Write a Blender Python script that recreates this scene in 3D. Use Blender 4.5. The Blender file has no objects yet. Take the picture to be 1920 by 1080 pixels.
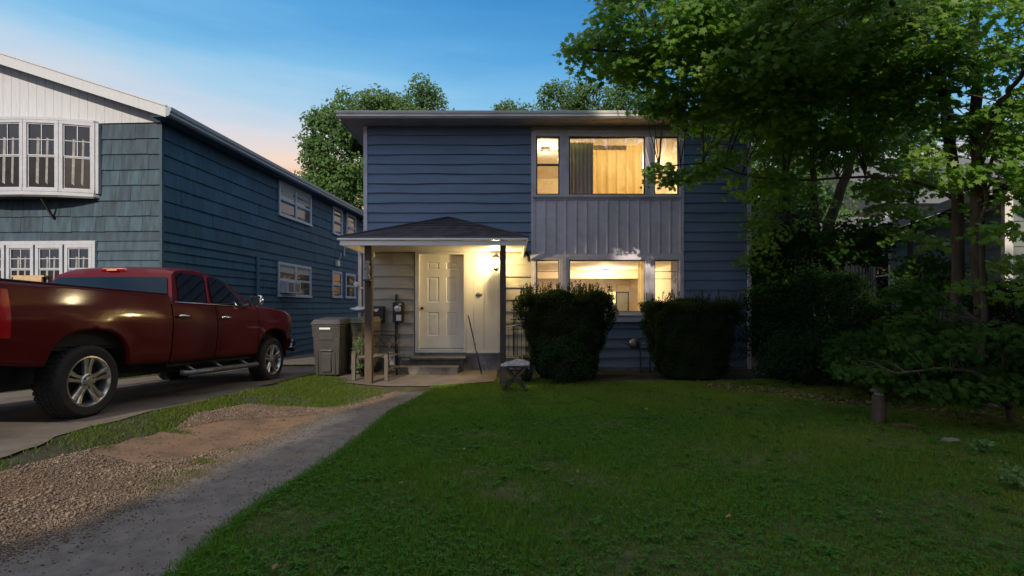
import bpy, bmesh, math, random
import numpy as np
from mathutils import Vector, Matrix
random.seed(7); RNG = np.random.default_rng(11)
SC = bpy.context.scene
COL = SC.collection
F = 960.0; HZ = 575.0; CH = 1.35
def W(px, py, d): return Vector(((px-960)*d/F, d, CH-(py-HZ)*d/F))
def sst(a, b, x):
    t = min(1, max(0, (x-a)/(b-a))); return t*t*(3-2*t)
def g(x, y):
    """height of the ground: the drive on the left falls away towards the back"""
    w = 1-sst(-4.0, -2.2, x)
    yy = min(max(y, 1.0), 30.0)
    h = 0.17-0.034*(yy-5.4) if yy > 4 else 0.2176+0.01*(4-yy)
    r = sst(4.5, 9.0, x)*0.05
    return w*h+r
def GP(px, py):
    d = 8.0
    for _ in range(40):
        x = (px-960)*d/F
        d = 0.5*d+0.5*F*(CH-g(x, d))/(py-HZ)
    return ((px-960)*d/F, d)

# ---------------------------------------------------------------- objects
def thing(name, label, cat, loc=(0, 0, 0), group=None, mat4=None):
    o = bpy.data.objects.new(name, None); COL.objects.link(o)
    o.empty_display_size = 0.2
    if mat4 is not None: o.matrix_basis = mat4
    else: o.location = loc
    tag(o, label, cat, group)
    return o
def tag(o, label, cat, group=None):
    o['label'] = label; o['category'] = cat
    if group: o['group'] = group
    return o
def root_of(o):
    while o.parent is not None: o = o.parent
    return o
def link(name, me, mat, parent=None, local=False, smooth=False, bevel=0, label=None, angle=None):
    o = bpy.data.objects.new(name, me); COL.objects.link(o)
    if mat: me.materials.append(mat)
    if parent is not None:
        if not local: me.transform(root_of(parent).matrix_basis.inverted())
        o.parent = parent
    if smooth:
        me.polygons.foreach_set('use_smooth', [True]*len(me.polygons))
        if angle:
            try: me.set_sharp_from_angle(angle=math.radians(angle))
            except Exception: pass
    if bevel:
        m = o.modifiers.new('bevel', 'BEVEL'); m.width = bevel; m.segments = 2; m.limit_method = 'ANGLE'; m.angle_limit = math.radians(40)
    if label: o['label'] = label
    return o
class MB:
    def __init__(s, M=None): s.v = []; s.f = []; s.t = []; s.M = M; s.tint = 0.5
    def _add(s, vs, fs):
        n = len(s.v)
        if s.M is not None: vs = [tuple(s.M @ Vector(v)) for v in vs]
        s.v += [tuple(v) for v in vs]
        s.f += [tuple(i+n for i in f) for f in fs]
        s.t += [s.tint]*len(fs)
        return s
    def box(s, x0, y0, z0, x1, y1, z1):
        if x0 > x1: x0, x1 = x1, x0
        if y0 > y1: y0, y1 = y1, y0
        if z0 > z1: z0, z1 = z1, z0
        return s._add([(x0,y0,z0),(x1,y0,z0),(x1,y1,z0),(x0,y1,z0),(x0,y0,z1),(x1,y0,z1),(x1,y1,z1),(x0,y1,z1)],
            [(0,3,2,1),(4,5,6,7),(0,1,5,4),(1,2,6,5),(2,3,7,6),(3,0,4,7)])
    def hexa(s, p): return s._add(p, [(0,3,2,1),(4,5,6,7),(0,1,5,4),(1,2,6,5),(2,3,7,6),(3,0,4,7)])
    def quad(s, a, b, c, d): return s._add([a, b, c, d], [(0,1,2,3)])
    def poly(s, pts): return s._add(pts, [tuple(range(len(pts)))])
    def tube(s, pts, r, n=8, caps=True):
        pts = [Vector(p) for p in pts]
        rs = r if isinstance(r, (list, tuple)) else [r]*len(pts)
        vs = []; fs = []
        up = None
        for i, p in enumerate(pts):
            a = pts[max(0, i-1)]; b = pts[min(len(pts)-1, i+1)]
            t = (b-a).normalized()
            if up is None:
                up = Vector((0,0,1)) if abs(t.z) < .9 else Vector((1,0,0))
            u = (up-t*up.dot(t))
            if u.length < 1e-4: u = Vector((0,1,0)) if abs(t.y) < .9 else Vector((1,0,0)); u = u-t*u.dot(t)
            u.normalize(); w = t.cross(u); up = u
            for k in range(n):
                an = 2*math.pi*k/n
                vs.append(p+(u*math.cos(an)+w*math.sin(an))*rs[i])
        for i in range(len(pts)-1):
            for k in range(n):
                a = i*n+k; b = i*n+(k+1) % n
                fs.append((a, b, b+n, a+n))
        if caps:
            fs.append(tuple(range(n-1, -1, -1))); m = (len(pts)-1)*n
            fs.append(tuple(range(m, m+n)))
        return s._add(vs, fs)
    def cyl(s, a, b, r, n=12): return s.tube([a, b], r, n)
    def bar(s, a, b, w, h, up=(0,0,1)):
        """rectangular bar from a to b, w sideways, h along up"""
        a = Vector(a); b = Vector(b); t = (b-a).normalized(); u = Vector(up); u = (u-t*u.dot(t)).normalized(); c = t.cross(u)
        p = []
        for q in (a, b):
            for sx, sz in ((-1,-1),(1,-1),(1,1),(-1,1)): p.append(q+c*sx*w/2+u*sz*h/2)
        return s._add(p, [(0,3,2,1),(4,5,6,7),(0,1,5,4),(1,2,6,5),(2,3,7,6),(3,0,4,7)])
    def lathe(s, prof, origin=(0,0,0), axis='z', n=24, a0=0, a1=2*math.pi, caps=False):
        o = Vector(origin); vs = []; fs = []
        full = abs(a1-a0-2*math.pi) < 1e-6; m = n if full else n+1
        for r, h in prof:
            for k in range(m):
                an = a0+(a1-a0)*k/n; c, q = math.cos(an)*r, math.sin(an)*r
                vs.append(o+Vector((c, q, h) if axis == 'z' else (c, h, q) if axis == 'y' else (h, c, q)))
        for i in range(len(prof)-1):
            for k in range(n):
                a = i*m+k; b = i*m+(k+1) % m
                fs.append((a, b, b+m, a+m))
        return s._add(vs, fs)
    def prism(s, pts, d):
        """pts: planar 3D polygon, extruded by vector d"""
        n = len(pts); d = Vector(d)
        vs = [Vector(p) for p in pts]+[Vector(p)+d for p in pts]
        fs = [tuple(range(n-1, -1, -1)), tuple(range(n, 2*n))]+[(i, (i+1) % n, n+(i+1) % n, n+i) for i in range(n)]
        return s._add(vs, fs)
    def grid(s, P):
        """P[i][j] points"""
        n, m = len(P), len(P[0]); vs = [p for r in P for p in r]
        return s._add(vs, [(i*m+j, i*m+j+1, (i+1)*m+j+1, (i+1)*m+j) for i in range(n-1) for j in range(m-1)])
    def sphere(s, c, rx, ry=None, rz=None, n=12, m=8):
        ry = ry or rx; rz = rz or rx
        prof = [(math.sin(math.pi*i/m), -math.cos(math.pi*i/m)) for i in range(m+1)]
        vs = []; fs = []
        for r, h in prof:
            for k in range(n):
                an = 2*math.pi*k/n; vs.append((c[0]+rx*r*math.cos(an), c[1]+ry*r*math.sin(an), c[2]+rz*h))
        for i in range(m):
            for k in range(n):
                a = i*n+k; b = i*n+(k+1) % n; fs.append((a, b, b+n, a+n))
        return s._add(vs, fs)
    def mesh(s, name, weld=False):
        me = bpy.data.meshes.new(name); me.from_pydata(s.v, [], s.f)
        if s.t:
            at = me.attributes.new('tint', 'FLOAT', 'FACE'); at.data.foreach_set('value', s.t)
        if weld:
            bm = bmesh.new(); bm.from_mesh(me); bmesh.ops.remove_doubles(bm, verts=bm.verts, dist=1e-4)
            bmesh.ops.recalc_face_normals(bm, faces=bm.faces); bm.to_mesh(me); bm.free()
        me.update(); return me
    def build(s, name, mat, parent=None, **k):
        weld = k.pop('weld', False)
        return link(name, s.mesh(name, weld), mat, parent, **k)
def np_mesh(name, V, Fc, tint=None):
    me = bpy.data.meshes.new(name); k = Fc.shape[1]
    me.vertices.add(len(V)); me.vertices.foreach_set('co', V.astype(np.float32).ravel())
    me.loops.add(Fc.size); me.loops.foreach_set('vertex_index', Fc.astype(np.int32).ravel())
    me.polygons.add(len(Fc)); me.polygons.foreach_set('loop_start', np.arange(0, Fc.size, k, dtype=np.int32))
    me.update(calc_edges=True)
    if tint is not None:
        at = me.attributes.new('tint', 'FLOAT', 'FACE'); at.data.foreach_set('value', tint.astype(np.float32))
    return me

# ---------------------------------------------------------------- materials
def nt(name):
    m = bpy.data.materials.new(name); m.use_nodes = True; t = m.node_tree; t.nodes.clear()
    o = t.nodes.new('ShaderNodeOutputMaterial'); return m, t, o
def N(t, typ, **k):
    n = t.nodes.new(typ)
    for a, b in k.items():
        if a.startswith('i_'):
            key = a[2:]; n.inputs[int(key) if key.isdigit() else key.replace('_', ' ')].default_value = b
        else: setattr(n, a, b)
    return n
def rgb(c): return (c[0], c[1], c[2], 1)
def mat(name, col, rough=.6, metal=0, var=.15, scale=6, bump=0, bscale=40, col2=None, streak=None, tint=0, coat=0, spec=.5, dirt=None, dscale=2, stretch=(1,1,1), emit=None, estr=0, thr=(.4,.65)):
    m, t, o = nt(name); L = t.links.new
    b = N(t, 'ShaderNodeBsdfPrincipled'); b.inputs['Roughness'].default_value = rough; b.inputs['Metallic'].default_value = metal
    b.inputs['Specular IOR Level'].default_value = spec
    if coat: b.inputs['Coat Weight'].default_value = coat; b.inputs['Coat Roughness'].default_value = .09
    tc = N(t, 'ShaderNodeTexCoord'); mp = N(t, 'ShaderNodeMapping'); mp.inputs['Scale'].default_value = stretch
    L(tc.outputs['Object'], mp.inputs['Vector'])
    no = N(t, 'ShaderNodeTexNoise', i_Scale=scale, i_Detail=6.0, i_Roughness=.6); L(mp.outputs['Vector'], no.inputs['Vector'])
    c2 = col2 or tuple(x*(1-var*1.6) for x in col); c1 = tuple(min(1, x*(1+var)) for x in col) if not col2 else col
    mx = N(t, 'ShaderNodeMix', data_type='RGBA'); mx.inputs[6].default_value = rgb(c1); mx.inputs[7].default_value = rgb(c2)
    mr = N(t, 'ShaderNodeMapRange', i_From_Min=.3, i_From_Max=.7); L(no.outputs['Fac'], mr.inputs['Value']); L(mr.outputs[0], mx.inputs[0])
    out = mx.outputs[2]
    if tint:
        at = N(t, 'ShaderNodeAttribute', attribute_name='tint')
        m2 = N(t, 'ShaderNodeMath', operation='MULTIPLY_ADD'); m2.inputs[1].default_value = 2*tint; m2.inputs[2].default_value = 1-tint; L(at.outputs['Fac'], m2.inputs[0])
        vm = N(t, 'ShaderNodeVectorMath', operation='SCALE'); L(out, vm.inputs[0]); L(m2.outputs[0], vm.inputs['Scale']); out = vm.outputs[0]
    if dirt:
        n2 = N(t, 'ShaderNodeTexNoise', i_Scale=dscale, i_Detail=8.0, i_Roughness=.7); L(mp.outputs['Vector'], n2.inputs['Vector'])
        r2 = N(t, 'ShaderNodeMapRange', i_From_Min=thr[0], i_From_Max=thr[1]); L(n2.outputs['Fac'], r2.inputs['Value'])
        m3 = N(t, 'ShaderNodeMix', data_type='RGBA'); m3.inputs[7].default_value = rgb(dirt); L(out, m3.inputs[6]); L(r2.outputs[0], m3.inputs[0]); out = m3.outputs[2]
    L(out, b.inputs['Base Color'])
    if bump:
        n3 = N(t, 'ShaderNodeTexNoise', i_Scale=bscale, i_Detail=5.0, i_Roughness=.65); L(mp.outputs['Vector'], n3.inputs['Vector'])
        bp = N(t, 'ShaderNodeBump', i_Strength=1.0, i_Distance=bump); L(n3.outputs['Fac'], bp.inputs['Height']); L(bp.outputs[0], b.inputs['Normal'])
    if emit: b.inputs['Emission Color'].default_value = rgb(emit); b.inputs['Emission Strength'].default_value = estr
    L(b.outputs[0], o.inputs['Surface']); return m
def glass_pane(name='pane_glass', tintc=(1,1,1), base=.05, refl=(1,1,1)):
    m, t, o = nt(name); L = t.links.new
    tr = N(t, 'ShaderNodeBsdfTransparent'); tr.inputs[0].default_value = rgb(tintc)
    gl = N(t, 'ShaderNodeBsdfGlossy'); gl.inputs['Roughness'].default_value = .01; gl.inputs[0].default_value = rgb(refl)
    lw = N(t, 'ShaderNodeLayerWeight', i_Blend=.5)
    p = N(t, 'ShaderNodeMath', operation='POWER'); p.inputs[1].default_value = 4; L(lw.outputs['Facing'], p.inputs[0])
    a = N(t, 'ShaderNodeMath', operation='MULTIPLY_ADD', use_clamp=True); a.inputs[1].default_value = .6; a.inputs[2].default_value = base; L(p.outputs[0], a.inputs[0])
    tc = N(t, 'ShaderNodeTexCoord'); no = N(t, 'ShaderNodeTexNoise', i_Scale=2.5, i_Detail=1.0); L(tc.outputs['Object'], no.inputs['Vector'])
    bp = N(t, 'ShaderNodeBump', i_Distance=.004); L(no.outputs['Fac'], bp.inputs['Height']); L(bp.outputs[0], gl.inputs['Normal'])
    mx = N(t, 'ShaderNodeMixShader'); L(a.outputs[0], mx.inputs[0]); L(tr.outputs[0], mx.inputs[1]); L(gl.outputs[0], mx.inputs[2]); L(mx.outputs[0], o.inputs['Surface']); return m
def leaf_mat(name, ca, cb, trans=.35, rough=.45, tr_col=None):
    m, t, o = nt(name); L = t.links.new
    at = N(t, 'ShaderNodeAttribute', attribute_name='tint')
    mx = N(t, 'ShaderNodeMix', data_type='RGBA'); mx.inputs[6].default_value = rgb(ca); mx.inputs[7].default_value = rgb(cb); L(at.outputs['Fac'], mx.inputs[0])
    b = N(t, 'ShaderNodeBsdfPrincipled', i_Roughness=rough); b.inputs['Specular IOR Level'].default_value = .35 if rough < .55 else .05; L(mx.outputs[2], b.inputs['Base Color'])
    tl = N(t, 'ShaderNodeBsdfTranslucent')
    vm = N(t, 'ShaderNodeVectorMath', operation='MULTIPLY'); vm.inputs[1].default_value = tr_col or (1.5, 1.7, .5); L(mx.outputs[2], vm.inputs[0]); L(vm.outputs[0], tl.inputs[0])
    ms = N(t, 'ShaderNodeMixShader'); ms.inputs[0].default_value = trans; L(b.outputs[0], ms.inputs[1]); L(tl.outputs[0], ms.inputs[2]); L(ms.outputs[0], o.inputs['Surface']); return m
def emis(name, col, s):
    m, t, o = nt(name); e = N(t, 'ShaderNodeEmission', i_Strength=s); e.inputs[0].default_value = rgb(col); t.links.new(e.outputs[0], o.inputs['Surface']); return m
M = {}
M['blue'] = mat('blue_siding_paint', (.14,.205,.315), .55, var=.12, scale=3, bump=.0015, bscale=25, dirt=(.14,.185,.3), dscale=1.3, thr=(.5,.8), stretch=(.35,1,2))
M['greysiding'] = mat('grey_porch_siding_paint', (.42,.40,.36), .6, var=.08, scale=3, bump=.001, stretch=(.4,1,2))
M['white'] = mat('white_trim_paint', (.72,.71,.72), .45, var=.06, scale=5, bump=.0005, dirt=(.5,.48,.46), dscale=2.5, thr=(.55,.85))
M['trim'] = mat('pale_grey_trim_paint', (.64,.60,.68), .5, var=.07, scale=5, bump=.0005, dirt=(.3,.3,.34), dscale=2, thr=(.5,.85))
M['alum'] = mat('white_aluminium_gutter', (.85,.83,.83), .3, metal=.15, var=.08, scale=4, dirt=(.35,.33,.32), dscale=3, thr=(.5,.85), stretch=(.3,1,1))
M['soffit'] = mat('soffit_paint', (.55,.52,.5), .6, var=.1, scale=3, dirt=(.3,.27,.25), dscale=2.2, thr=(.52,.8))
M['door'] = mat('white_door_paint', (.82,.81,.80), .4, var=.04, scale=3, dirt=(.6,.57,.52), dscale=2, thr=(.55,.9))
M['doorpanel'] = mat('door_panel_paint', (.78,.77,.75), .4, var=.04, scale=3)
M['dark'] = mat('dark_sash_metal', (.045,.04,.045), .4, var=.2)
M['sash'] = mat('window_sash_paint', (.32,.31,.34), .5, var=.1)
M['black'] = mat('black_painted_metal', (.018,.017,.018), .45, var=.3, scale=20)
M['bulbmetal'] = mat('lantern_metal', (.12,.11,.10), .35, metal=.8)
M['chrome'] = mat('polished_chrome', (.75,.76,.78), .12, metal=1, var=.03)
M['steel'] = mat('galvanised_grey_metal', (.17,.175,.19), .4, metal=.6, var=.2, scale=12)
M['shingle'] = mat('dark_asphalt_shingle', (.035,.034,.045), .9, var=.4, scale=60, bump=.004, bscale=120, tint=.5)
M['roofgrey'] = mat('weathered_roof_shingle', (.13,.13,.145), .9, var=.3, scale=30, bump=.004, bscale=80, tint=.3)
M['wood'] = mat('weathered_brown_wood', (.10,.07,.048), .75, var=.3, scale=5, stretch=(6,6,.7), bump=.002, bscale=10, dirt=(.07,.045,.03), dscale=1.6)
M['darkwood'] = mat('dark_brown_post_paint', (.055,.042,.036), .65, var=.25, scale=6, stretch=(6,6,.6), bump=.0015, bscale=12)
M['greywood'] = mat('grey_bare_wood', (.12,.105,.09), .8, var=.25, scale=6, stretch=(6,6,.8), bump=.002, bscale=12)
M['concrete'] = mat('worn_concrete', (.125,.108,.097), .85, var=.2, scale=5, bump=.004, bscale=35, dirt=(.15,.12,.1), dscale=1.8)
M['foundation'] = mat('painted_foundation', (.26,.29,.36), .8, var=.2, scale=4, bump=.004, bscale=20, dirt=(.15,.14,.14), dscale=2)
M['step'] = mat('worn_step_concrete', (.15,.135,.125), .85, var=.25, scale=8, bump=.005, bscale=30, dirt=(.26,.24,.22), dscale=3, thr=(.58,.75))
M['glass'] = glass_pane('pane_glass', (1,1,1), .05)
M['glassup'] = glass_pane('upper_pane_glass', (.97,.97,.97), .28)
M['darkglass'] = mat('dark_room_glass', (.012,.016,.022), .04, var=.3, scale=2, spec=.9)
M['shadeglass'] = mat('screened_glass', (.022,.02,.02), .35, var=.3, scale=5, spec=.2)
M['room'] = mat('cream_room_paint', (.72,.62,.48), .8, var=.05, scale=2)
M['roomwhite'] = mat('room_ceiling_paint', (.8,.76,.68), .8, var=.04, scale=2)
M['roomdark'] = mat('tan_room_paint', (.5,.4,.33), .8, var=.08, scale=2)
M['roomfloor'] = mat('room_floor_wood', (.25,.15,.08), .5, var=.2)
M['nshake'] = mat('blue_shake_paint', (.04,.075,.105), .75, var=.28, scale=3.5, stretch=(3,3,.6), bump=.004, bscale=16, tint=.22, dirt=(.12,.16,.2), dscale=4, thr=(.6,.85))
M['nshakeside'] = mat('blue_shake_paint_side', (.022,.088,.14), .7, var=.22, scale=3, stretch=(3,3,.6), bump=.003, bscale=16, tint=.16)
M['nwhite'] = mat('peeling_white_paint', (.50,.52,.56), .6, var=.06, scale=5, stretch=(8,8,1), bump=.001, dirt=(.3,.28,.26), dscale=3.2, thr=(.62,.72))
M['nframe'] = mat('peeling_frame_paint', (.44,.46,.51), .55, var=.08, scale=8, dirt=(.3,.26,.23), dscale=9, thr=(.6,.75))
M['nside'] = mat('neighbour_window_frame', (.42,.5,.58), .5, var=.08, scale=6)
M['ngutter'] = mat('greyblue_gutter', (.26,.32,.36), .45, var=.1, scale=4, stretch=(1,.3,1))
M['curtain'] = mat('white_lace_curtain', (.3,.29,.28), .9, var=.2, scale=8)
M['greycurtain'] = leaf_mat('grey_curtain_cloth', (.78,.73,.71), (.78,.73,.71), .13, .9, (.8,.8,.8))
M['blind'] = mat('cream_blind', (.45,.45,.38), .8, var=.05)
M['pine'] = mat('pale_pine', (.5,.35,.2), .6)
M['asphalt'] = mat('old_asphalt', (.10,.085,.072), .9, var=.25, scale=2.2, bump=.006, bscale=90, dirt=(.155,.125,.10), dscale=1.2, thr=(.42,.65))
M['pathmat'] = mat('worn_tarmac_path', (.13,.12,.112), .9, var=.22, scale=9, bump=.007, bscale=130, dirt=(.17,.14,.115), dscale=1.6, thr=(.48,.7))
M['gravelbase'] = mat('sandy_dirt', (.125,.078,.048), .95, var=.3, scale=3, bump=.006, bscale=60, dirt=(.2,.12,.07), dscale=1.0, thr=(.4,.62))
M['pebble'] = mat('gravel_stone', (.165,.122,.088), .8, var=.2, scale=4, tint=.55)
M['soil'] = mat('dark_soil', (.03,.024,.016), .95, var=.4, scale=5, bump=.02, bscale=18, dirt=(.03,.035,.014), dscale=1.3)
M['lawnbase'] = mat('lawn_soil_green', (.06,.062,.02), .95, var=.4, scale=8, bump=.015, bscale=50)
M['bark'] = mat('maple_bark', (.045,.036,.026), .9, var=.4, scale=5, stretch=(4,4,.6), bump=.012, bscale=14, dirt=(.10,.08,.055), dscale=2)
M['barklight'] = mat('sunlit_tint_bark', (.15,.11,.075), .9, var=.4, scale=5, stretch=(4,4,.6), bump=.012, bscale=14, dirt=(.06,.045,.03), dscale=2)  # bark lightened to carry the sunlight on the leaning trunks
M['bin'] = mat('charcoal_plastic_bin', (.042,.041,.041), .5, var=.2, scale=6, dirt=(.07,.065,.055), dscale=3, thr=(.5,.8))
M['binmoss'] = mat('dusty_green_plastic_bin', (.055,.056,.038), .6, var=.3, scale=6, dirt=(.15,.14,.09), dscale=2.5)
M['bag'] = mat('white_plastic_bag', (.6,.65,.72), .35, var=.1)
M['label'] = mat('white_sticker', (.75,.75,.75), .4, var=.05)
M['cushion'] = mat('grey_cushion_cloth', (.26,.26,.28), .9, var=.3, scale=18, bump=.003, bscale=60)
M['paint'] = mat('dark_red_car_paint', (.08,.0015,.005), .5, metal=.0, var=.06, scale=2, coat=.4, spec=.1)
M['cargrass'] = mat('tinted_car_glass', (.008,.010,.013), .03, var=.05, spec=.6)
M['tyre'] = mat('tyre_rubber', (.018,.017,.016), .85, var=.3, scale=20, bump=.001, dirt=(.07,.06,.05), dscale=4, thr=(.55,.8))
M['rim'] = mat('brushed_alloy', (.55,.53,.50), .3, metal=.85, var=.1)
M['undercar'] = mat('underbody_black', (.012,.012,.012), .8, var=.3)
M['redlens'] = mat('red_tail_lens', (.4,.01,.012), .15, var=.1, coat=1)
M['amber'] = mat('clear_lens', (.6,.3,.12), .2)
M['headlens'] = mat('headlight_lens', (.5,.52,.55), .12, metal=.5, coat=1)
M['bollard'] = mat('bronze_bollard_metal', (.095,.065,.05), .55, var=.2, scale=12, metal=.2)
M['terracotta'] = mat('terracotta', (.18,.085,.05), .8, var=.2)
M['rock'] = mat('pale_stone', (.17,.155,.14), .85, var=.25, scale=9, bump=.006, bscale=20)
M['rwall'] = mat('pale_green_grey_siding', (.17,.21,.21), .6, var=.08, scale=3)
M['redobj'] = mat('red_plastic', (.35,.02,.02), .5)
M['lit'] = emis('lamp_bulb', (1,.85,.5), 60)
M['litshade'] = emis('lit_lamp_shade', (1,.8,.28), 1.6)
M['ceilbulb'] = emis('ceiling_lamp_glow', (1,.85,.55), 4)
M['lanternglass'] = glass_pane('lantern_glass', (1,.95,.85), .06)
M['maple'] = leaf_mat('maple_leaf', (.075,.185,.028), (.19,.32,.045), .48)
M['mapledark'] = leaf_mat('shaded_maple_leaf', (.015,.048,.010), (.045,.095,.018), .35, .7)  # darker copy of the maple leaf, canopy shade put into its colour
M['maplebg'] = leaf_mat('background_tree_leaf', (.035,.09,.018), (.09,.17,.03), .35)
M['hedge'] = leaf_mat('hedge_leaf', (.014,.028,.009), (.055,.08,.018), .2, .65)
M['shrub'] = leaf_mat('shrub_leaf', (.009,.026,.009), (.022,.052,.013), .25, .7)
M['grassm'] = leaf_mat('grass_blade', (.05,.165,.02), (.25,.27,.05), .3, .6, (1.3,1.6,.6))
M['dryleaf'] = leaf_mat('dry_leaf', (.16,.10,.05), (.3,.22,.12), .2, .8)
M['vergegrass'] = leaf_mat('verge_grass_blade', (.055,.11,.018), (.19,.19,.05), .3, .6, (1.3,1.5,.6))
M['clover'] = leaf_mat('clover_leaf', (.035,.115,.02), (.06,.155,.028), .3, .8)
M['fern'] = leaf_mat('young_plant_leaf', (.05,.12,.03), (.09,.18,.04), .3)
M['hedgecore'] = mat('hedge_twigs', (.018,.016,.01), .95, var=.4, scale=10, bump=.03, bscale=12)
# ---------------------------------------------------------------- ground
def sheet_grid(name, x0, x1, y0, y1, st, off, matl):
    nx = int((x1-x0)/st)+1; ny = int((y1-y0)/st)+1
    P = [[(x0+(x1-x0)*i/(nx-1), y0+(y1-y0)*j/(ny-1), 0) for i in range(nx)] for j in range(ny)]
    P = [[(x, y, g(x, y)+off) for x, y, _ in r] for r in P]
    b = MB().grid(P); o = b.build(name, matl, smooth=True); o['kind'] = 'structure'; return o
def wob(a, k=1.0): return (math.sin(a*3.1*k+1)+math.sin(a*7.7*k+.3)*.5+math.sin(a*17.3*k)*.25)/1.75
def polyline(px): return [GP(*p) for p in px]
def resample(pl, n):
    d = [0]
    for a, b in zip(pl, pl[1:]): d.append(d[-1]+math.dist(a, b))
    out = []
    for i in range(n):
        t = d[-1]*i/(n-1); k = 0
        while k < len(pl)-2 and d[k+1] < t: k += 1
        u = (t-d[k])/max(1e-6, d[k+1]-d[k]); out.append((pl[k][0]*(1-u)+pl[k+1][0]*u, pl[k][1]*(1-u)+pl[k+1][1]*u))
    return out
def strip(name, A, B, off, matl, n=70, m=14, wa=.03, wb=.03):
    A = resample(A, n); B = resample(B, n); P = []
    for i in range(n):
        a = Vector(A[i]); b = Vector(B[i]); c = (b-a).normalized()
        a = a+c*wob(i*.31)*wa; b = b+c*wob(i*.27+5)*wb; r = []
        for j in range(m+1):
            q = a.lerp(b, j/m); r.append((q.x, q.y, g(q.x, q.y)+off))
        P.append(r)
    o = MB().grid(P).build(name, matl, smooth=True); o['kind'] = 'structure'; return o
# main sheet: fine near the camera, coarse to the horizon
xs = [-400,-150,-60,-30]+[-20+.5*i for i in range(81)]+[30,60,150,400]
ys = [-300,-100,-40,-20]+[-10+.5*i for i in range(101)]+[60,120,400]
o = MB().grid([[(x, y, g(x, y)) for x in xs] for y in ys]).build('ground', M['soil'], smooth=True); o['kind'] = 'structure'
# px outlines of the paved and planted patches
L_edge = [(735,738),(712,752),(606,777),(520,815),(400,868),(290,918),(170,975),(0,1035),(-300,1160),(-700,1330)]
R_edge = [(812,735),(795,745),(740,772),(665,835),(590,885),(500,940),(420,1000),(340,1075),(240,1170),(60,1400)]
V_edge = [(640,762),(606,767),(467,759),(369,777),(330,806),(163,847),(0,889),(-250,955),(-600,1050)]
D_edge = [(660,690),(583,703),(505,722),(439,740),(272,776),(155,806),(0,862),(-250,925),(-600,1010)]
Lw, Rw, Vw, Dw = map(polyline, (L_edge, R_edge, V_edge, D_edge))
strip('path', Lw, Rw, .016, M['pathmat'], n=110)
strip('gravel_strip', Vw, Lw, .012, M['gravelbase'], n=110, wb=.0)
# drive: from verge edge left to the neighbour's grass
far = [(-6.55,11.9),(-6.6,11),(-6.75,10),(-6.95,9),(-7.3,7.0),(-7.3,5.5),(-7.35,4),(-7.4,2),(-7.5,-2)]
Dfull = [(-3.6,11.9)]+Dw[1:]+[(-5.2,-2.0)]
strip('driveway', far, Dfull, .012, M['asphalt'], n=90, m=30, wb=.05)
strip('back_driveway', [(-6.6,12.15),(-6.7,20)], [(-3.5,12.15),(-3.5,20)], .018, M['concrete'], n=10, m=6)
# concrete landing in front of the steps
MBp = MB()
P = []
for i in range(24):
    y = 8.55+(10.78-8.55)*i/23; r = []
    x0 = -3.25 if y > 9.0 else -3.25+(9.0-y)*2.6; x1 = -.30 if y > 9.1 else -.30-(9.1-y)*2.1
    for j in range(20):
        x = x0+(x1-x0)*j/19; r.append((x, y+wob(x)*.03*(i == 0), g(x, y)+.022))
    P.append(r)
MBp.grid(P); o = MBp.build('landing', M['concrete'], smooth=True); o['kind'] = 'structure'
o = sheet_grid('lawn', -2.9, 9.5, 1.0, 9.5, .25, .006, M['lawnbase'])
o = sheet_grid('road', -40, 40, -9.5, -3.5, .5, .03, M['asphalt'])

# ---------------------------------------------------------------- grass
def inside(poly, X, Y):
    c = np.zeros(len(X), bool); n = len(poly)
    for i in range(n):
        x0, y0 = poly[i]; x1, y1 = poly[(i+1) % n]
        m = ((y0 > Y) != (y1 > Y)) & (X < (x1-x0)*(Y-y0)/((y1-y0)+1e-12)+x0); c ^= m
    return c
gv = np.vectorize(g)
def pn(X, Y, s, k=0):
    return (np.sin(X*s*1.3+Y*s*.7+k)+np.sin(X*s*-.6+Y*s*1.7+k*2.1)+np.sin(X*s*2.9+Y*s*2.3+k)*.5+np.sin(X*s*5.1-Y*s*4.3+k*3)*.35)/2.85
def grass(X, Y, h, w, tint, fh=None):
    n = len(X); Z = gv(X, Y); an = RNG.uniform(0, 2*np.pi, n); H = h*RNG.uniform(.5, 1.25, n); Wd = w*RNG.uniform(.6, 1.3, n)
    dx, dy = np.cos(an), np.sin(an); le = RNG.uniform(0, 2*np.pi, n); lm = H*RNG.uniform(.1, .9, n)
    V = np.empty((n, 3, 3)); V[:, 0] = np.stack([X-dx*Wd, Y-dy*Wd, Z], 1); V[:, 1] = np.stack([X+dx*Wd, Y+dy*Wd, Z], 1)
    V[:, 2] = np.stack([X+np.cos(le)*lm, Y+np.sin(le)*lm, Z+H], 1)
    return V.reshape(-1, 3), np.arange(3*n).reshape(n, 3), tint
def lawn_points(n, x0, x1, y0, y1, p):
    u = RNG.uniform(0, 1, n); Y = (y0**p+u*(y1**p-y0**p))**(1/p); X = RNG.uniform(x0, x1, n)
    m = np.abs(X) < Y*1.25+1; return X[m], Y[m]
Rw_n = [(x, y) for x, y in Rw]
lawn_poly = [(-1.35,8.58),(-.35,9.0),(-.28,9.3),(.3,9.4),(2.5,9.0),(4.6,9.35),(6.5,8.6),(9,7.5),(9.5,1),(Rw[-1][0],1.0)]+Rw_n[::-1]
X, Y = lawn_points(620000, -3.4, 9.3, 1.6, 9.45, .55)
m = inside(lawn_poly, X, Y); X, Y = X[m], Y[m]
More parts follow.
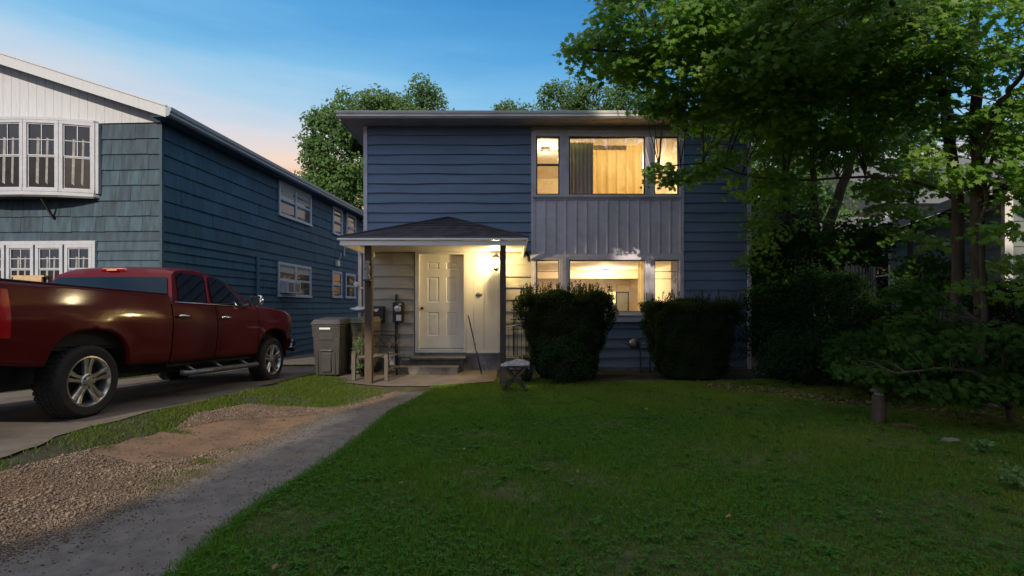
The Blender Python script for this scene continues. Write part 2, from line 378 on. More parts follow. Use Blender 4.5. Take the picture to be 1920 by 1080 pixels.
# thin patches and the litter line on the right
Lr = np.exp(-((Y-(8.9-(X-3.0)*.95))/.35)**2)*(X > 3.2)
bare_ = np.clip(pn(X, Y, 3.3, 12)-.62, 0, 1)*2.2; keep = RNG.uniform(0, 1, len(X)) > bare_; X, Y, Lr = X[keep], Y[keep], Lr[keep]
bare = np.clip(pn(X, Y, 1.1, 2)*.6+.1+sst(1, 6, 3)*0, 0, 1)
keep = RNG.uniform(0, 1, len(X)) > Lr*.8
X, Y, bare, Lr = X[keep], Y[keep], bare[keep], Lr[keep]
rightness = np.clip((X-.5-.3*(Y-5))/4.5, 0, 1)
tint = np.clip(RNG.uniform(0, .5, len(X))**1.3+.45*rightness*(.35+.65*np.clip(pn(X, Y, 1.7, 1)+.4, 0, 1))+.10*np.clip(pn(X, Y, 1.3, 5), 0, 1)+np.clip((Y-6)/6, 0, .3), 0, 1)
hh = .046*(1-.35*rightness)*(1+.5*pn(X, Y, 2.3, 4)+.3*pn(X, Y, 6.1, 2))
ww = .0022+.00075*Y
V, Fc, T = grass(X, Y, hh, ww, tint)
o = link('grass', np_mesh('grass', V, Fc, T), M['grassm']); tag(o, 'shaded green front lawn grass in front of the blue house', 'grass'); o['kind'] = 'stuff'
# clover among the grass near the camera
X, Y = lawn_points(48000, -3.2, 6.5, 1.8, 7.5, .5)
m = inside(lawn_poly, X, Y) & (pn(X, Y, 1.4, 7)+RNG.normal(0, .3, len(X)) > -.05+np.clip((X-1.5)*.25, 0, 1)); X, Y = X[m], Y[m]
n = len(X); Z = gv(X, Y)+RNG.uniform(.025, .05, n); S = RNG.uniform(.006, .012, n)*(1+Y*.06)
Vs = []; Fs = []
for q in range(3):
    an = RNG.uniform(0, 2.1, n)*.3+q*2.094; cx, cy = np.cos(an), np.sin(an); tz = RNG.uniform(-.3, .3, n)
    base = np.stack([X, Y, Z], 1)
    a = np.stack([X+(cx*.9-cy*.6)*S, Y+(cy*.9+cx*.6)*S, Z+S*tz], 1); b = np.stack([X+cx*1.6*S, Y+cy*1.6*S, Z+S*tz], 1); c = np.stack([X+(cx*.9+cy*.6)*S, Y+(cy*.9-cx*.6)*S, Z+S*tz], 1)
    Vs.append(np.stack([base, a, b, c], 1))
V = np.stack(Vs, 1).reshape(-1, 3); Fc = np.arange(len(V)).reshape(-1, 4); T = np.repeat(RNG.uniform(0, 1, n), 3)
o = link('clover', np_mesh('clover', V, Fc, T), M['clover']); tag(o, 'small round clover leaves growing through the near lawn', 'clover'); o['kind'] = 'stuff'
# flat rosettes of broad weeds and dry scraps in the lawn
X, Y = lawn_points(900, -3.2, 8, 1.8, 9, .6); m = inside(lawn_poly, X, Y); X, Y = X[m], Y[m]; Vs = []; n = len(X)
for q in range(7):
    an = RNG.uniform(0, .6, n)+q*.9; S = RNG.uniform(.02, .05, n); cx, cy = np.cos(an), np.sin(an); Z = gv(X, Y)+.022; up = S*RNG.uniform(.2, .8, n)
    Vs.append(np.stack([np.stack([X, Y, Z], 1), np.stack([X+(cx*.6-cy*.28)*S, Y+(cy*.6+cx*.28)*S, Z+up*.8], 1), np.stack([X+cx*S*1.3, Y+cy*S*1.3, Z+up*.7], 1), np.stack([X+(cx*.6+cy*.28)*S, Y+(cy*.6-cx*.28)*S, Z+up*.8], 1)], 1))
V = np.stack(Vs, 1).reshape(-1, 3); o = link('lawn_weeds', np_mesh('lawn_weeds', V, np.arange(len(V)).reshape(-1, 4), np.repeat(RNG.uniform(0, 1, n), 7)), M['clover']); tag(o, 'flat broad-leaved weeds scattered through the front lawn', 'weeds'); o['kind'] = 'stuff'
X, Y = lawn_points(420, -3.5, 9, 1.8, 9.2, .7); m = inside(lawn_poly, X, Y) & ((RNG.uniform(0, 1, len(X)) < .25) | (np.abs(Y-(8.9-(X-3.0)*.95)) < .5)); X, Y = X[m], Y[m]
Xl, Yl = RNG.normal(0, 1, 900), RNG.normal(0, .22, 900); Xl = 3.2+np.abs(Xl)*1.7; Yl = 8.9-(Xl-3.0)*.95+Yl; X = np.concatenate([X, Xl]); Y = np.concatenate([Y, Yl]); m = (X < 8) & (Y > 2); X, Y = X[m], Y[m]
n = len(X); an = RNG.uniform(0, 6.28, n); S = RNG.uniform(.012, .035, n); Z = gv(X, Y)+RNG.uniform(.012, .04, n); dx, dy = np.cos(an)*S, np.sin(an)*S; k = RNG.uniform(-.5, .5, n)*S
V = np.stack([np.stack([X-dx, Y-dy, Z], 1), np.stack([X+dy*.6, Y-dx*.6, Z+k], 1), np.stack([X+dx, Y+dy, Z+S*.4], 1), np.stack([X-dy*.6, Y+dx*.6, Z-k+S*.2], 1)], 1).reshape(-1, 3)
o = link('fallen_leaves', np_mesh('fallen_leaves', V, np.arange(len(V)).reshape(-1, 4), RNG.uniform(0, 1, n)), M['dryleaf']); tag(o, 'dry fallen leaves and litter along the right edge of the lawn', 'leaf litter'); o['kind'] = 'stuff'
# verge, left patch and neighbour's strip: taller sunlit grass
def patch(poly, n, h, w, y0, y1, x0, x1, tl=(.1, .6)):
    X = RNG.uniform(x0, x1, n); Y = RNG.uniform(y0, y1, n); m = inside(poly, X, Y); return X[m], Y[m]
verge = Vw+Dw[::-1]
leftp = polyline([(583,703),(640,709),(700,722),(722,735),(716,750),(640,766),(606,767),(500,766),(480,735)])
xa, ya = patch(verge, 170000, 0, 0, 2.2, 9.6, -6.5, -2.0)
xb, yb = patch(leftp, 42000, 0, 0, 6.3, 9.9, -4.2, -1.8)
nb = [(-6.6,16),(-6.55,11.9),(-6.75,10),(-6.95,9),(-7.3,7.0),(-7.35,4),(-8.6,4),(-8.6,16)]
xc, yc = patch(nb, 40000, 0, 0, 4, 16, -8.6, -6.5)
bd = [(-6.6,11.92),(-3.5,11.92),(-3.5,12.2),(-6.6,12.2)]
xd, yd = patch(bd, 6000, 0, 0, 11.9, 12.2, -6.6, -3.5)
# tufts between gravel and path
tx, ty = [], []
for px, py, r, k in ((392,872,.10,500),(345,890,.11,500),(305,908,.11,450),(285,925,.07,250),(440,848,.07,200),(330,812,.1,400),(200,845,.1,300),(560,792,.05,120)):
    cx, cy = GP(px, py); a = RNG.normal(0, 1, (k, 2)); tx.append(cx+a[:, 0]*r*.8); ty.append(cy+a[:, 1]*r*.35)
# ragged fringe along the lawn edge
Rr = np.array(resample(Rw, 900)); k = 14; fx = np.repeat(Rr[:, 0], k)+RNG.normal(0, .03, 900*k)+np.repeat(np.array([wob(i*.11) for i in range(900)]), k)*.05; fy = np.repeat(Rr[:, 1], k)+RNG.normal(0, .03, 900*k)
X = np.concatenate([xa, xb, xc, xd]+tx); Y = np.concatenate([ya, yb, yc, yd]+ty)
thin = pn(X, Y, 2.6, 3)+RNG.normal(0, .5, len(X)) > -.05; X, Y = X[thin], Y[thin]
tint = np.clip(RNG.uniform(0, .5, len(X))+.25*np.clip(pn(X, Y, 1.9, 2), 0, 1), 0, 1)
V, Fc, T = grass(X, Y, .036*(1+.4*pn(X, Y, 3.1, 2)), .0022+.0006*Y, tint)
o = link('verge_grass', np_mesh('verge_grass', V, Fc, T), M['vergegrass']); tag(o, 'sunlit ragged grass beside the driveway, gravel and bins', 'grass'); o['kind'] = 'stuff'
V, Fc, T = grass(fx, fy, .045, .004, RNG.uniform(0, .3, len(fx)))
o = link('lawn_edge_grass', np_mesh('lawn_edge_grass', V, Fc, T), M['grassm']); tag(o, 'ragged grass fringe growing along the right edge of the tarmac path', 'grass'); o['kind'] = 'stuff'
# ---------------------------------------------------------------- gravel stones
oct_v = np.array([(1,0,0),(-1,0,0),(0,1,0),(0,-1,0),(0,0,1),(0,0,-1)])
oct_f = np.array([(0,2,4),(2,1,4),(1,3,4),(3,0,4),(2,0,5),(1,2,5),(3,1,5),(0,3,5)])
def pebbles(name, X, Y, S, off=.016):
    n = len(X); Z = gv(X, Y)+off
    V = oct_v[None]*(1+RNG.uniform(-.4, .4, (n, 6, 1)))*S[:, None, None]*np.array([1, 1, .65])*RNG.uniform(.7, 1.3, (n, 1, 3))
    an = RNG.uniform(0, 6.28, n); c, s_ = np.cos(an)[:, None], np.sin(an)[:, None]
    x = V[:, :, 0]*c-V[:, :, 1]*s_; y = V[:, :, 0]*s_+V[:, :, 1]*c
    V = np.stack([x+X[:, None], y+Y[:, None], V[:, :, 2]+(Z+S*.3)[:, None]], 2)
    Fc = (oct_f[None]+6*np.arange(n)[:, None, None]).reshape(-1, 3)
    return link(name, np_mesh(name, V.reshape(-1, 3), Fc, np.repeat(RNG.uniform(0, 1, n), 8)), M['pebble'])
gpoly = Vw+Lw[::-1]
dirt = polyline([(165,850),(250,822),(340,806),(420,790),(600,778),(610,800),(520,815),(430,845),(330,862),(250,872)])
n = 260000; u = RNG.uniform(0, 1, n); Y = (1.8**.3+u*(8.2**.3-1.8**.3))**(1/.3); X = RNG.uniform(-5.5, -1.8, n)
m = inside(gpoly, X, Y) & (np.abs(X) < Y*1.15); X, Y = X[m], Y[m]
m = ~(inside(dirt, X, Y) & (RNG.uniform(0, 1, len(X)) > .04)) & (pn(X, Y, 2.2, 9)+RNG.normal(0, .4, len(X)) > -.75); X, Y = X[m], Y[m]
o = pebbles('gravel', X, Y, RNG.uniform(.003, .0085, len(X))*np.where(RNG.uniform(0, 1, len(X)) > .96, RNG.uniform(1.3, 2.4, len(X)), 1)); tag(o, 'loose tan gravel stones in the strip beside the path', 'gravel'); o['kind'] = 'stuff'
m = RNG.uniform(0, 1, len(Rr)) > .2
px_ = np.concatenate([Rr[:, 0]+RNG.normal(-.1, .12, 900), Rr[:, 0]+RNG.normal(-.35, .3, 900)]); py_ = np.concatenate([Rr[:, 1]]*2)+RNG.normal(0, .1, 1800)
Lr_ = np.array(resample(Lw, 900)); Lr_ = np.repeat(Lr_, 16, 0); px_ = np.concatenate([px_, Lr_[:, 0]+RNG.exponential(.08, len(Lr_))]); py_ = np.concatenate([py_, Lr_[:, 1]+RNG.normal(0, .1, len(Lr_))])
o = pebbles('path_grit', px_, py_, RNG.uniform(.002, .007, len(px_)), .018); tag(o, 'fine loose grit scattered on the tarmac path', 'grit'); o['kind'] = 'stuff'
# ---------------------------------------------------------------- main house
D = 10.8; K = D/F
def hx(px): return (px-960)*K
def hz(py): return CH-(py-HZ)*K
HL, HR = hx(684), hx(1406)
ZS = 5.15
house = thing('blue_house', 'two storey blue clapboard house with lit windows and a small hipped porch roof', 'house', (1, D, 0))
E_ = .2036; Z0 = hz(271.8)-E_*23        # lap lines
def clap(mb, x0, x1, z0, z1, y, e=E_, zo=Z0, proud=.03, wave=.007, seed=0, M4=None):
    k0 = int(math.floor((z0-zo)/e))-1; k = k0
    while zo+k*e < z1:
        a = max(z0, zo+k*e); b = min(z1, zo+(k+1)*e)
        if b-a > .01:
            n = max(2, int((x1-x0)/.35)+1); P0 = []; P1 = []; P2 = []
            for i in range(n+1):
                x = x0+(x1-x0)*i/n
                dz = wave*math.sin(x*1.9+k*2.3+seed)+wave*.6*math.sin(x*4.7+k*1.1)
                dz2 = wave*math.sin(x*1.9+(k+1)*2.3+seed)+wave*.6*math.sin(x*4.7+(k+1)*1.1)
                if a > zo+k*e+.001: dz = 0
                if b < zo+(k+1)*e-.001: dz2 = 0
                pr = proud+.003*math.sin(x*2.7+k*5)
                P0.append((x, y-.001, a+dz)); P1.append((x, y-pr, a+dz)); P2.append((x, y-.003, b+dz2))
            mb.tint = random.random(); mb.grid([P0, P1]); mb.grid([P1, P2])
            for q in range(max(1, int((x1-x0)/2.6))):
                xj = random.uniform(x0+.1, x1-.1); mb.tint = .1; mb.hexa([(xj, y-proud-.004, a), (xj+.004, y-proud-.004, a), (xj+.004, y-.001, a), (xj, y-.001, a), (xj, y-.006, b), (xj+.004, y-.006, b), (xj+.004, y-.001, b), (xj, y-.001, b)])
        k += 1
# siding regions
xl, xr = hx(996), hx(1281.5)            # centre bay with the windows
for a_, b_, c_, d_ in ((HL+.06, xl, hz(473), ZS), (xr, HR-.06, .06, ZS), (xl, xr, .06, hz(600))):
    s = MB(); clap(s, a_, b_, c_, d_, D, seed=a_); s.build('siding', M['blue'], house)
for a_, b_ in ((HL+.06, hx(777)), (hx(941), xl-.005)):
    s = MB(); clap(s, a_, b_, .3, hz(474), D, e=.245, zo=.03, seed=5); s.build('porch_siding', M['greysiding'], house)
s = MB()
s.box(HL+.05, D-.006, .02, hx(777), D+.05, .30)
s.box(hx(941), D-.006, .02, xl, D+.05, .30)
s.box(hx(777), D-.012, .02, hx(941), D+.06, hz(661))
s.build('foundation', M['foundation'], house)
# shell: side walls, rear wall, floor slabs (behind the siding)
HB = D+9.0
w = MB()
for (x, sgn) in ((HL, 1), (HR, -1)): w.box(x, D+.02, 0, x+.12*sgn, HB, ZS)
w.box(HL+.12, HB-.12, 0, HR-.12, HB, ZS)
w.build('wall', M['blue'], house)
w = MB()
# inner lining just behind siding, with window openings left free
def lining(rects):
    for r in rects: w.box(r[0], D+.012, r[1], r[2], D+.1, r[3])
wu0, wu1 = hz(366), hz(258); wl0, wl1 = hz(592), hz(486)
lining([(HL+.12, .32, hx(777)-.002, hz(474)), (hx(941), .32, xl, hz(474)), (HL+.12, hz(474), xl, ZS), (xr, .0, HR-.12, ZS), (xl, 0, xr, wl0), (xl, wl1, xr, wu0), (xl, wu1, xr, ZS), (hx(871), .4, hx(941), hz(474))])
w.build('inner_wall', M['roomdark'], house)
# corner boards and soffit
b = MB(); b.box(HL-.02, D-.035, .04, HL+.06, D+.1, ZS); b.build('corner_trim', M['trim'], house, bevel=.004)
b = MB(); b.box(HR-.06, D-.035, .04, HR+.02, D+.1, ZS); b.build('corner_trim', M['trim'], house, bevel=.004)
EX0, EX1, EY = HL-.40, HR+.42, 10.36
b = MB()
b.box(EX0+.02, EY+.02, ZS, EX1-.02, HB+.4, ZS+.02)
for i in range(34): x = EX0+.1+i*.27; b.box(x, EY+.03, ZS-.004, x+.008, D-.04, ZS)
b.build('soffit', M['soffit'], house)
b = MB()
# K profile gutter along the front with drip edge above
prof = [(0, 0), (-.05, 0), (-.085, .03), (-.085, .06), (-.10, .075), (-.115, .11), (-.115, .125), (-.105, .125), (-.1, .118), (0, .118)]
b.prism([(EX0-.02, EY+y, ZS+.0+z) for y, z in prof], (EX1-EX0+.04, 0, 0))
b.build('gutter', M['alum'], house)
b = MB(); b.box(EX0-.03, EY+.001, ZS+.12, EX1+.03, EY+.12, ZS+.165); b.box(EX0-.03, EY+.121, ZS-.002, EX0, HB+.4, ZS+.16); b.box(EX1, EY+.121, ZS-.002, EX1+.03, HB+.4, ZS+.16); b.build('fascia', M['alum'], house)
b = MB(); rz = ZS+.168; rc = rz+1.0; x0, x1, y0, y1 = EX0-.03, EX1+.03, EY-.01, HB+.42; ym = (y0+y1)/2
b.poly([(x0,y0,rz),(x1,y0,rz),(x1-3,ym,rc),(x0+3,ym,rc)]); b.poly([(x1,y1,rz),(x0,y1,rz),(x0+3,ym,rc),(x1-3,ym,rc)])
b.poly([(x0,y1,rz),(x0,y0,rz),(x0+3,ym,rc)]); b.poly([(x1,y0,rz),(x1,y1,rz),(x1-3,ym,rc)]); b.poly([(x0,y0,rz),(x0,y1,rz),(x1,y1,rz),(x1,y0,rz)])
b.build('roof', M['roofgrey'], house)
# downpipe at the left corner
b = MB(); b.tube([(HL-.09, D-.06, hz(473)), (HL-.09, D-.06, .75)], .035, 10); b.build('downpipe', M['trim'], house, smooth=True, angle=50)
# batten panel between the two window bands
b = MB(); pz0, pz1 = hz(476), hz(374)
b.box(xl+.05, D-.012, pz0, xr-.05, D+.011, pz1)
n = 14
for i in range(n+1):
    x = xl+.07+(xr-xl-.14)*i/n
    b.hexa([(x-.022,D-.013,pz0),(x+.006,D-.013,pz0),(x+.006,D-.012,pz0),(x-.022,D-.012,pz0),(x-.020,D-.035,pz0+.0),(x-.002,D-.035,pz0),(x-.002,D-.03,pz0),(x-.02,D-.03,pz0)]) if False else b.box(x-.011, D-.034, pz0+.004, x+.011, D-.0125, pz1-.012)
b.box(xl+.052, D-.036, pz1-.010, xr-.052, D-.0125, pz1)
b.build('batten_panel', M['trim'], house)
for x in (xl, xr-.05): b = MB(); b.box(x, D-.03, hz(603), x+.05, D+.011, hz(247)); b.build('bay_trim', M['trim'], house, bevel=.003)
b = MB(); b.box(xl+.002, D-.004, -.05, HR-.062, D+.011, .062); b.build('foundation', M['foundation'], house)

# windows
def window(z0, z1, xa, xb, hang, sill=0, glass='glass', deep=.07, rails=(), mt='trim'):
    """frame of four bars round xa..xb, z0..z1 (outer), sash inside"""
    f = MB(); t = .05
    f.box(xa, D-.045, z1-t, xb, D+.09, z1); f.box(xa, D-.045, z0, xb, D+.09, z0+t)
    f.box(xa, D-.045, z0+t, xa+t, D+.09, z1-t); f.box(xb-t, D-.045, z0+t, xb, D+.09, z1-t)
    win = f.build('window', M[mt], house, bevel=.003)
    s = MB(); q = .028; xi, xo, zi, zo = xa+t, xb-t, z0+t, z1-t
    y0, y1 = D+.0, D+.03
    s.box(xi, y0, zo-q, xo, y1, zo); s.box(xi, y0, zi, xo, y1, zi+q); s.box(xi, y0, zi+q, xi+q, y1, zo-q); s.box(xo-q, y0, zi+q, xo, y1, zo-q)
    if hang:
        m = (zi+zo)/2+hang; s.box(xi+q, y0, m-.02, xo-q, y1, m+.022)
    for r in rails:
        zz = zi+(zo-zi)*r; s.box(xi+q, y0+.006, zz-.007, xo-q, y1-.006, zz+.007)
    s.build('sash', M['dark' if sill == 0 else 'sash'], win)
    p = MB(); p.quad((xi+q, y0+.014, zi+q), (xo-q, y0+.014, zi+q), (xo-q, y0+.014, zo-q), (xi+q, y0+.014, zo-q)); p.build('pane', M[glass], win)
    return win
# upper band
zt, zb = hz(252), hz(370)
b = MB(); b.box(xl+.051, D-.02, hz(372.5), xr-.051, D+.011, zb-.002); b.box(xl+.051, D-.03, zt+.002, xr-.051, D+.011, hz(245))
for a, c in ((1053.5,1062),(1214,1221.5)): b.box(hx(a)+.001, D-.04, zb, hx(c)-.001, D+.1, zt)
b.build('window_surround', M['trim'], house, bevel=.003)
window(zb, zt, xl+.052, hx(1053.5), .02, glass='glassup', rails=(.76,)); window(zb, zt, hx(1062), hx(1214), 0, glass='glassup'); window(zb, zt, hx(1221.5), xr-.052, -.13, glass='glassup')
zt, zb = hz(483), hz(590)
b = MB(); b.box(xl+.051, D-.03, zt+.002, xr-.051, D+.011, hz(476.5)); b.box(xl+.0, D-.075, hz(603.5), xr-.0, D+.011, hz(592)); b.box(xl+.02, D-.1, hz(592)+.001, xr-.02, D+.011, hz(590)-.002)
for a, c in ((1053.5,1062),(1214,1221.5)): b.box(hx(a)+.001, D-.06, zb, hx(c)-.001, D+.1, zt)
b.build('window_surround', M['trim'], house, bevel=.003)
window(zb, zt, xl+.052, hx(1053.5), .0, sill=1, rails=(.78,.27)); window(zb, zt, hx(1062), hx(1214), 0, sill=1); window(zb, zt, hx(1221.5), xr-.052, -.0, sill=1, rails=(.78,.64))

# rooms: lined boxes open to the windows
def room(x0, x1, z0, z1, yb, wallm, name='room'):
    r = MB(); y0 = D+.101
    r.box(x0-.05, y0, z0-.05, x1+.05, yb+.05, z0); r.build(name+'_floor', M['roomfloor'], house)
    r = MB(); r.box(x0-.05, y0, z1, x1+.05, yb+.05, z1+.05); r.build(name+'_ceiling', M['roomwhite'], house)
    r = MB(); r.box(x0-.05, y0, z0, x0, yb, z1); r.box(x1, y0, z0, x1+.05, yb, z1); r.box(x0-.05, yb, z0, x1+.05, yb+.05, z1); r.build(name+'_wall', M[wallm], house)
room(-.5, 4.2, .42, 2.46, 18.4, 'room', 'living_room')
room(-.4, 4.4, 2.75, 5.05, 14.8, 'room', 'bedroom')
b = MB(); b.box(1.62, 14.0, .42, 2.52-.0, 14.12, 2.12); b.build('room_partition', M['roomdark'], house)
b = MB(); b.box(.0, 15.8, 2.22, 4.2, 15.95, 2.46); b.build('room_bulkhead', M['room'], house)
# things in the rooms
def lampobj(name, lab, cat, loc, r, power, col=(1, .78, .44), grp=None):
    t = thing(name, lab, cat, loc, grp)
    m = MB(); m.lathe([(0, .0), (r*.8, .0), (r*.8, -.02), (r, -.03), (r*.95, -.06)], loc, n=20); m.build('mount', M['roomwhite'], t, smooth=True, angle=40)
    m = MB(); m.lathe([(r*.93, -.062), (r*.75, -.10), (r*.4, -.125), (0, -.13)], loc, n=20); m.build('glass_bowl', M['ceilbulb'], t, smooth=True)
    l = bpy.data.lights.new(name, 'POINT'); l.energy = power; l.color = col; l.shadow_soft_size = .1; lo = bpy.data.objects.new(name+'_light', l); COL.objects.link(lo); lo.parent = t; lo.location = (0, 0, -.24)
    return t
lampobj('ceiling_light', 'round glowing ceiling light seen through the lower picture window', 'ceiling light', (2.72, 14.9, 2.455), .12, 150)
lampobj('ceiling_light', 'unseen ceiling light added to brighten the lower left side window', 'ceiling light', (1.18, 12.0, 2.455), .1, 70)  # lamp added behind the mullion to brighten the side window
lampobj('ceiling_light', 'glowing ceiling light behind the narrow upper left window', 'ceiling light', (.78, 11.95, 5.04), .11, 55)
lampobj('ceiling_light', 'ceiling light in the room behind the upper right window', 'ceiling light', (3.1, 13.2, 5.04), .13, 200)
def wavy(x0, x1, y, z0, z1, amp, per, n=80):
    P = []
    for j in range(5):
        z = z0+(z1-z0)*j/4; P.append([(x0+(x1-x0)*i/n, y+amp*math.sin(2*math.pi*(x0+(x1-x0)*i/n)/per+.5*math.sin(i*.33))*(1.1-.1*j), z) for i in range(n+1)])
    return P
m = MB(); m.grid(wavy(hx(1065), hx(1115), D+.2, hz(369), hz(261.5), .028, .085)); m.grid(wavy(hx(1115), hx(1065), D+.206, hz(369), hz(261.5), .028, .085)); o = m.build('curtain', M['greycurtain'], None, smooth=True); tag(o, 'grey pleated curtain drawn at the left of the upper picture window', 'curtain')
ycur = leaf_mat('yellow_curtain_cloth', (.86,.72,.42), (.86,.72,.42), .6, .9, (1.1,1.05,.9))
m = MB(); m.grid(wavy(hx(1116), hx(1212), D+.34, hz(376), hz(263), .05, .19)); o = m.build('curtain', ycur, None, smooth=True); tag(o, 'yellow backlit curtain across the right of the upper picture window', 'curtain')
m = MB(); m.grid(wavy(hx(1116), hx(1180), D+.27, hz(274), hz(265), .01, .09)); o = m.build('valance', M['greycurtain'], None, smooth=True); tag(o, 'short frilled valance at the top of the upper picture window', 'valance')
m = MB(); m.grid(wavy(hx(1201), hx(1211), D+.2, hz(588), hz(488), .02, .06, 30)); o = m.build('curtain', ycur, None, smooth=True); tag(o, 'gathered gold curtain at the right edge of the lower picture window', 'curtain')
m = MB(); m.grid(wavy(hx(1263), hx(1276), D+.2, hz(588), hz(488), .02, .06, 30)); o = m.build('curtain', M['greycurtain'], None, smooth=True); tag(o, 'narrow tan curtain inside the lower right side window', 'curtain')
def picture(lab, x, z, w, h, y, fm, im):
    t = thing('picture_frame', lab, 'picture', (x, y, z)); f = MB(); q = .025
    f.box(x-w/2, y-.03, z-h/2, x+w/2, y, z-h/2+q); f.box(x-w/2, y-.03, z+h/2-q, x+w/2, y, z+h/2); f.box(x-w/2, y-.03, z-h/2+q, x-w/2+q, y, z+h/2-q); f.box(x+w/2-q, y-.03, z-h/2+q, x+w/2, y, z+h/2-q)
    f.build('frame', M[fm], t); f = MB(); f.box(x-w/2+q, y-.015, z-h/2+q, x+w/2-q, y-.001, z+h/2-q); f.build('print', M[im], t)
picture('small dark framed picture on the tan wall in the lower picture window', 1.8, 1.78, .2, .26, 13.99, 'dark', 'curtain')
picture('black framed print standing in front of the lit lamp', 2.88, 1.38, .34, .72, 13.4, 'black', 'blind')
picture('pale framed print on the far wall by the gold curtain', 4.05, 1.62, .6, 1.05, 18.38, 'roomdark', 'room')
picture('grey square picture on the wall behind the upper left window', .98, 4.18, .48, .55, 14.78, 'greycurtain', 'greycurtain')
t = thing('table_lamp', 'table lamp with a glowing yellow shade in the lower picture window', 'lamp', (2.7, 13.85, .95))
m = MB(); m.lathe([(.1,0),(.1,.02),(.03,.05),(.05,.15),(.02,.3),(.015,.55)], (2.7, 13.85, .95), n=16); m.build('base', M['dark'], t, smooth=True)
m = MB(); m.lathe([(.19,.5),(.14,.80)], (2.7, 13.85, .95), n=24); m.build('lamp_shade', M['litshade'], t, smooth=True)
t = thing('side_table', 'small wooden table under the glowing lamp indoors', 'table', (2.7, 13.85, .42)); m = MB(); m.box(2.35, 13.6, .9, 3.05, 14.0-.02, .95); m.build('table_top', M['wood'], t)
for dx in (2.38, 3.0):
    for dy in (13.63, 13.93): m = MB(); m.box(dx, dy, .42, dx+.04, dy+.04, .9); m.build('leg', M['wood'], t)
t = thing('sofa', 'light sofa back with a patterned cushion beyond the lower window', 'sofa', (3.2, 12.4, .42)); m = MB(); m.box(2.3, 12.2, .55, 4.0, 13.0, .85); m.box(2.3, 12.05, .55, 4.0, 12.2, 1.22); m.build('seat', M['curtain'], t, bevel=.03)
m = MB(); m.box(3.15, 12.08, 1.23, 3.5, 12.18, 1.42); m.build('cushion', M['greycurtain'], t, bevel=.04)
for sx in (2.35, 3.9): m = MB(); m.box(sx, 12.3, .42, sx+.06, 12.36, .55); m.build('leg', M['dark'], t)
t = thing('vase', 'dark vase of flowers on the lower window ledge beside the left bush', 'vase', (2.18, 11.0, 1.14)); m = MB(); m.lathe([(0,0),(.05,0),(.07,.06),(.04,.13),(.05,.16)], (2.18, 11.0, 1.14), n=14); m.build('pot', M['dark'], t, smooth=True)
m = MB()
for i in range(22): a = random.uniform(0, 6.28); m.sphere((2.18+.08*math.cos(a)*random.random(), 11.0+.06*math.sin(a), 1.32+random.uniform(-.02,.09)), .022, n=6, m=4)
m.build('flowers', M['curtain'], t)
b = MB(); b.box(xl+.1, D+.102, 1.08, xr-.1, D+.35, 1.14); b.build('window_ledge', M['room'], house)

# ---------------------------------------------------------------- door, entry panel, steps
dx0, dx1, dz0, dz1 = hx(786), hx(869.5), hz(655), hz(477); DY = D+.085
dr = MB()
def panelled(mb, x0, x1, z0, z1, y, rows, cols, inset=.012):
    xs_ = sorted(set([x0, x1]+[c for p in cols for c in p])); zs_ = sorted(set([z0, z1]+[r for p in rows for r in p]))
    for i in range(len(xs_)-1):
        for j in range(len(zs_)-1):
            a, b_, c, d = xs_[i], xs_[i+1], zs_[j], zs_[j+1]; hole = any(abs(a-p[0]) < 1e-6 for p in cols) and any(abs(c-q[0]) < 1e-6 for q in rows)
            if not hole: mb.quad((a,y,c),(b_,y,c),(b_,y,d),(a,y,d)); continue
            k = .022; e = y+inset
            mb.quad((a,y,c),(b_,y,c),(b_-k,e,c+k),(a+k,e,c+k)); mb.quad((b_,y,c),(b_,y,d),(b_-k,e,d-k),(b_-k,e,c+k)); mb.quad((b_,y,d),(a,y,d),(a+k,e,d-k),(b_-k,e,d-k)); mb.quad((a,y,d),(a,y,c),(a+k,e,c+k),(a+k,e,d-k))
            mb.quad((a+k,e,c+k),(b_-k,e,c+k),(b_-k,e,d-k),(a+k,e,d-k)) if False else None
            u = k+.03; v = y+.003
            mb.quad((a+k,e,c+k),(b_-k,e,c+k),(b_-u,v,c+u),(a+u,v,c+u)); mb.quad((b_-k,e,c+k),(b_-k,e,d-k),(b_-u,v,d-u),(b_-u,v,c+u)); mb.quad((b_-k,e,d-k),(a+k,e,d-k),(a+u,v,d-u),(b_-u,v,d-u)); mb.quad((a+k,e,d-k),(a+k,e,c+k),(a+u,v,c+u),(a+u,v,d-u))
            mb.quad((a+u,v,c+u),(b_-u,v,c+u),(b_-u,v,d-u),(a+u,v,d-u))
rows = [(hz(505), hz(491)), (hz(567), hz(519)), (hz(630), hz(585))]; cols = [(hx(800.5), hx(822.5)), (hx(835.5), hx(857.5))]
panelled(dr, dx0, dx1, dz0+.012, dz1, DY, rows, cols); dr.box(dx0, DY+.014, dz0+.012, dx1, DY+.045, dz1)
door = dr.build('front_door', M['door'], house)
m = MB(); kx, kz = hx(790.5), hz(578); m.lathe([(.03,0),(.03,-.008),(.012,-.012),(.012,-.04),(.028,-.05),(.03,-.065),(.02,-.08),(0,-.082)], (kx, DY, kz), 'y', n=16); m.build('handle', M['black'], door, smooth=True)
b = MB()
b.box(hx(778.5), D-.03, hz(661), dx0, D+.13, hz(472.5)); b.box(dx1, D-.03, hz(661), hx(874.5), D+.13, hz(472.5)); b.box(dx0, D-.03, dz1, dx1, D+.13, hz(472.5)); b.box(dx0, D-.05, hz(661), dx1, D+.13, dz0)
b.build('door_frame', M['white'], house, bevel=.004)
b = MB(); b.box(dx0+.01, DY-.05, dz0, dx1-.01, DY-.002, dz0+.012); b.build('threshold', M['dark'], house)
b = MB()
for a, c in ((874.8,888),(888.4,907.6),(908,934)): b.box(hx(a), D-.02, hz(659), hx(c), D+.011, hz(472.8))
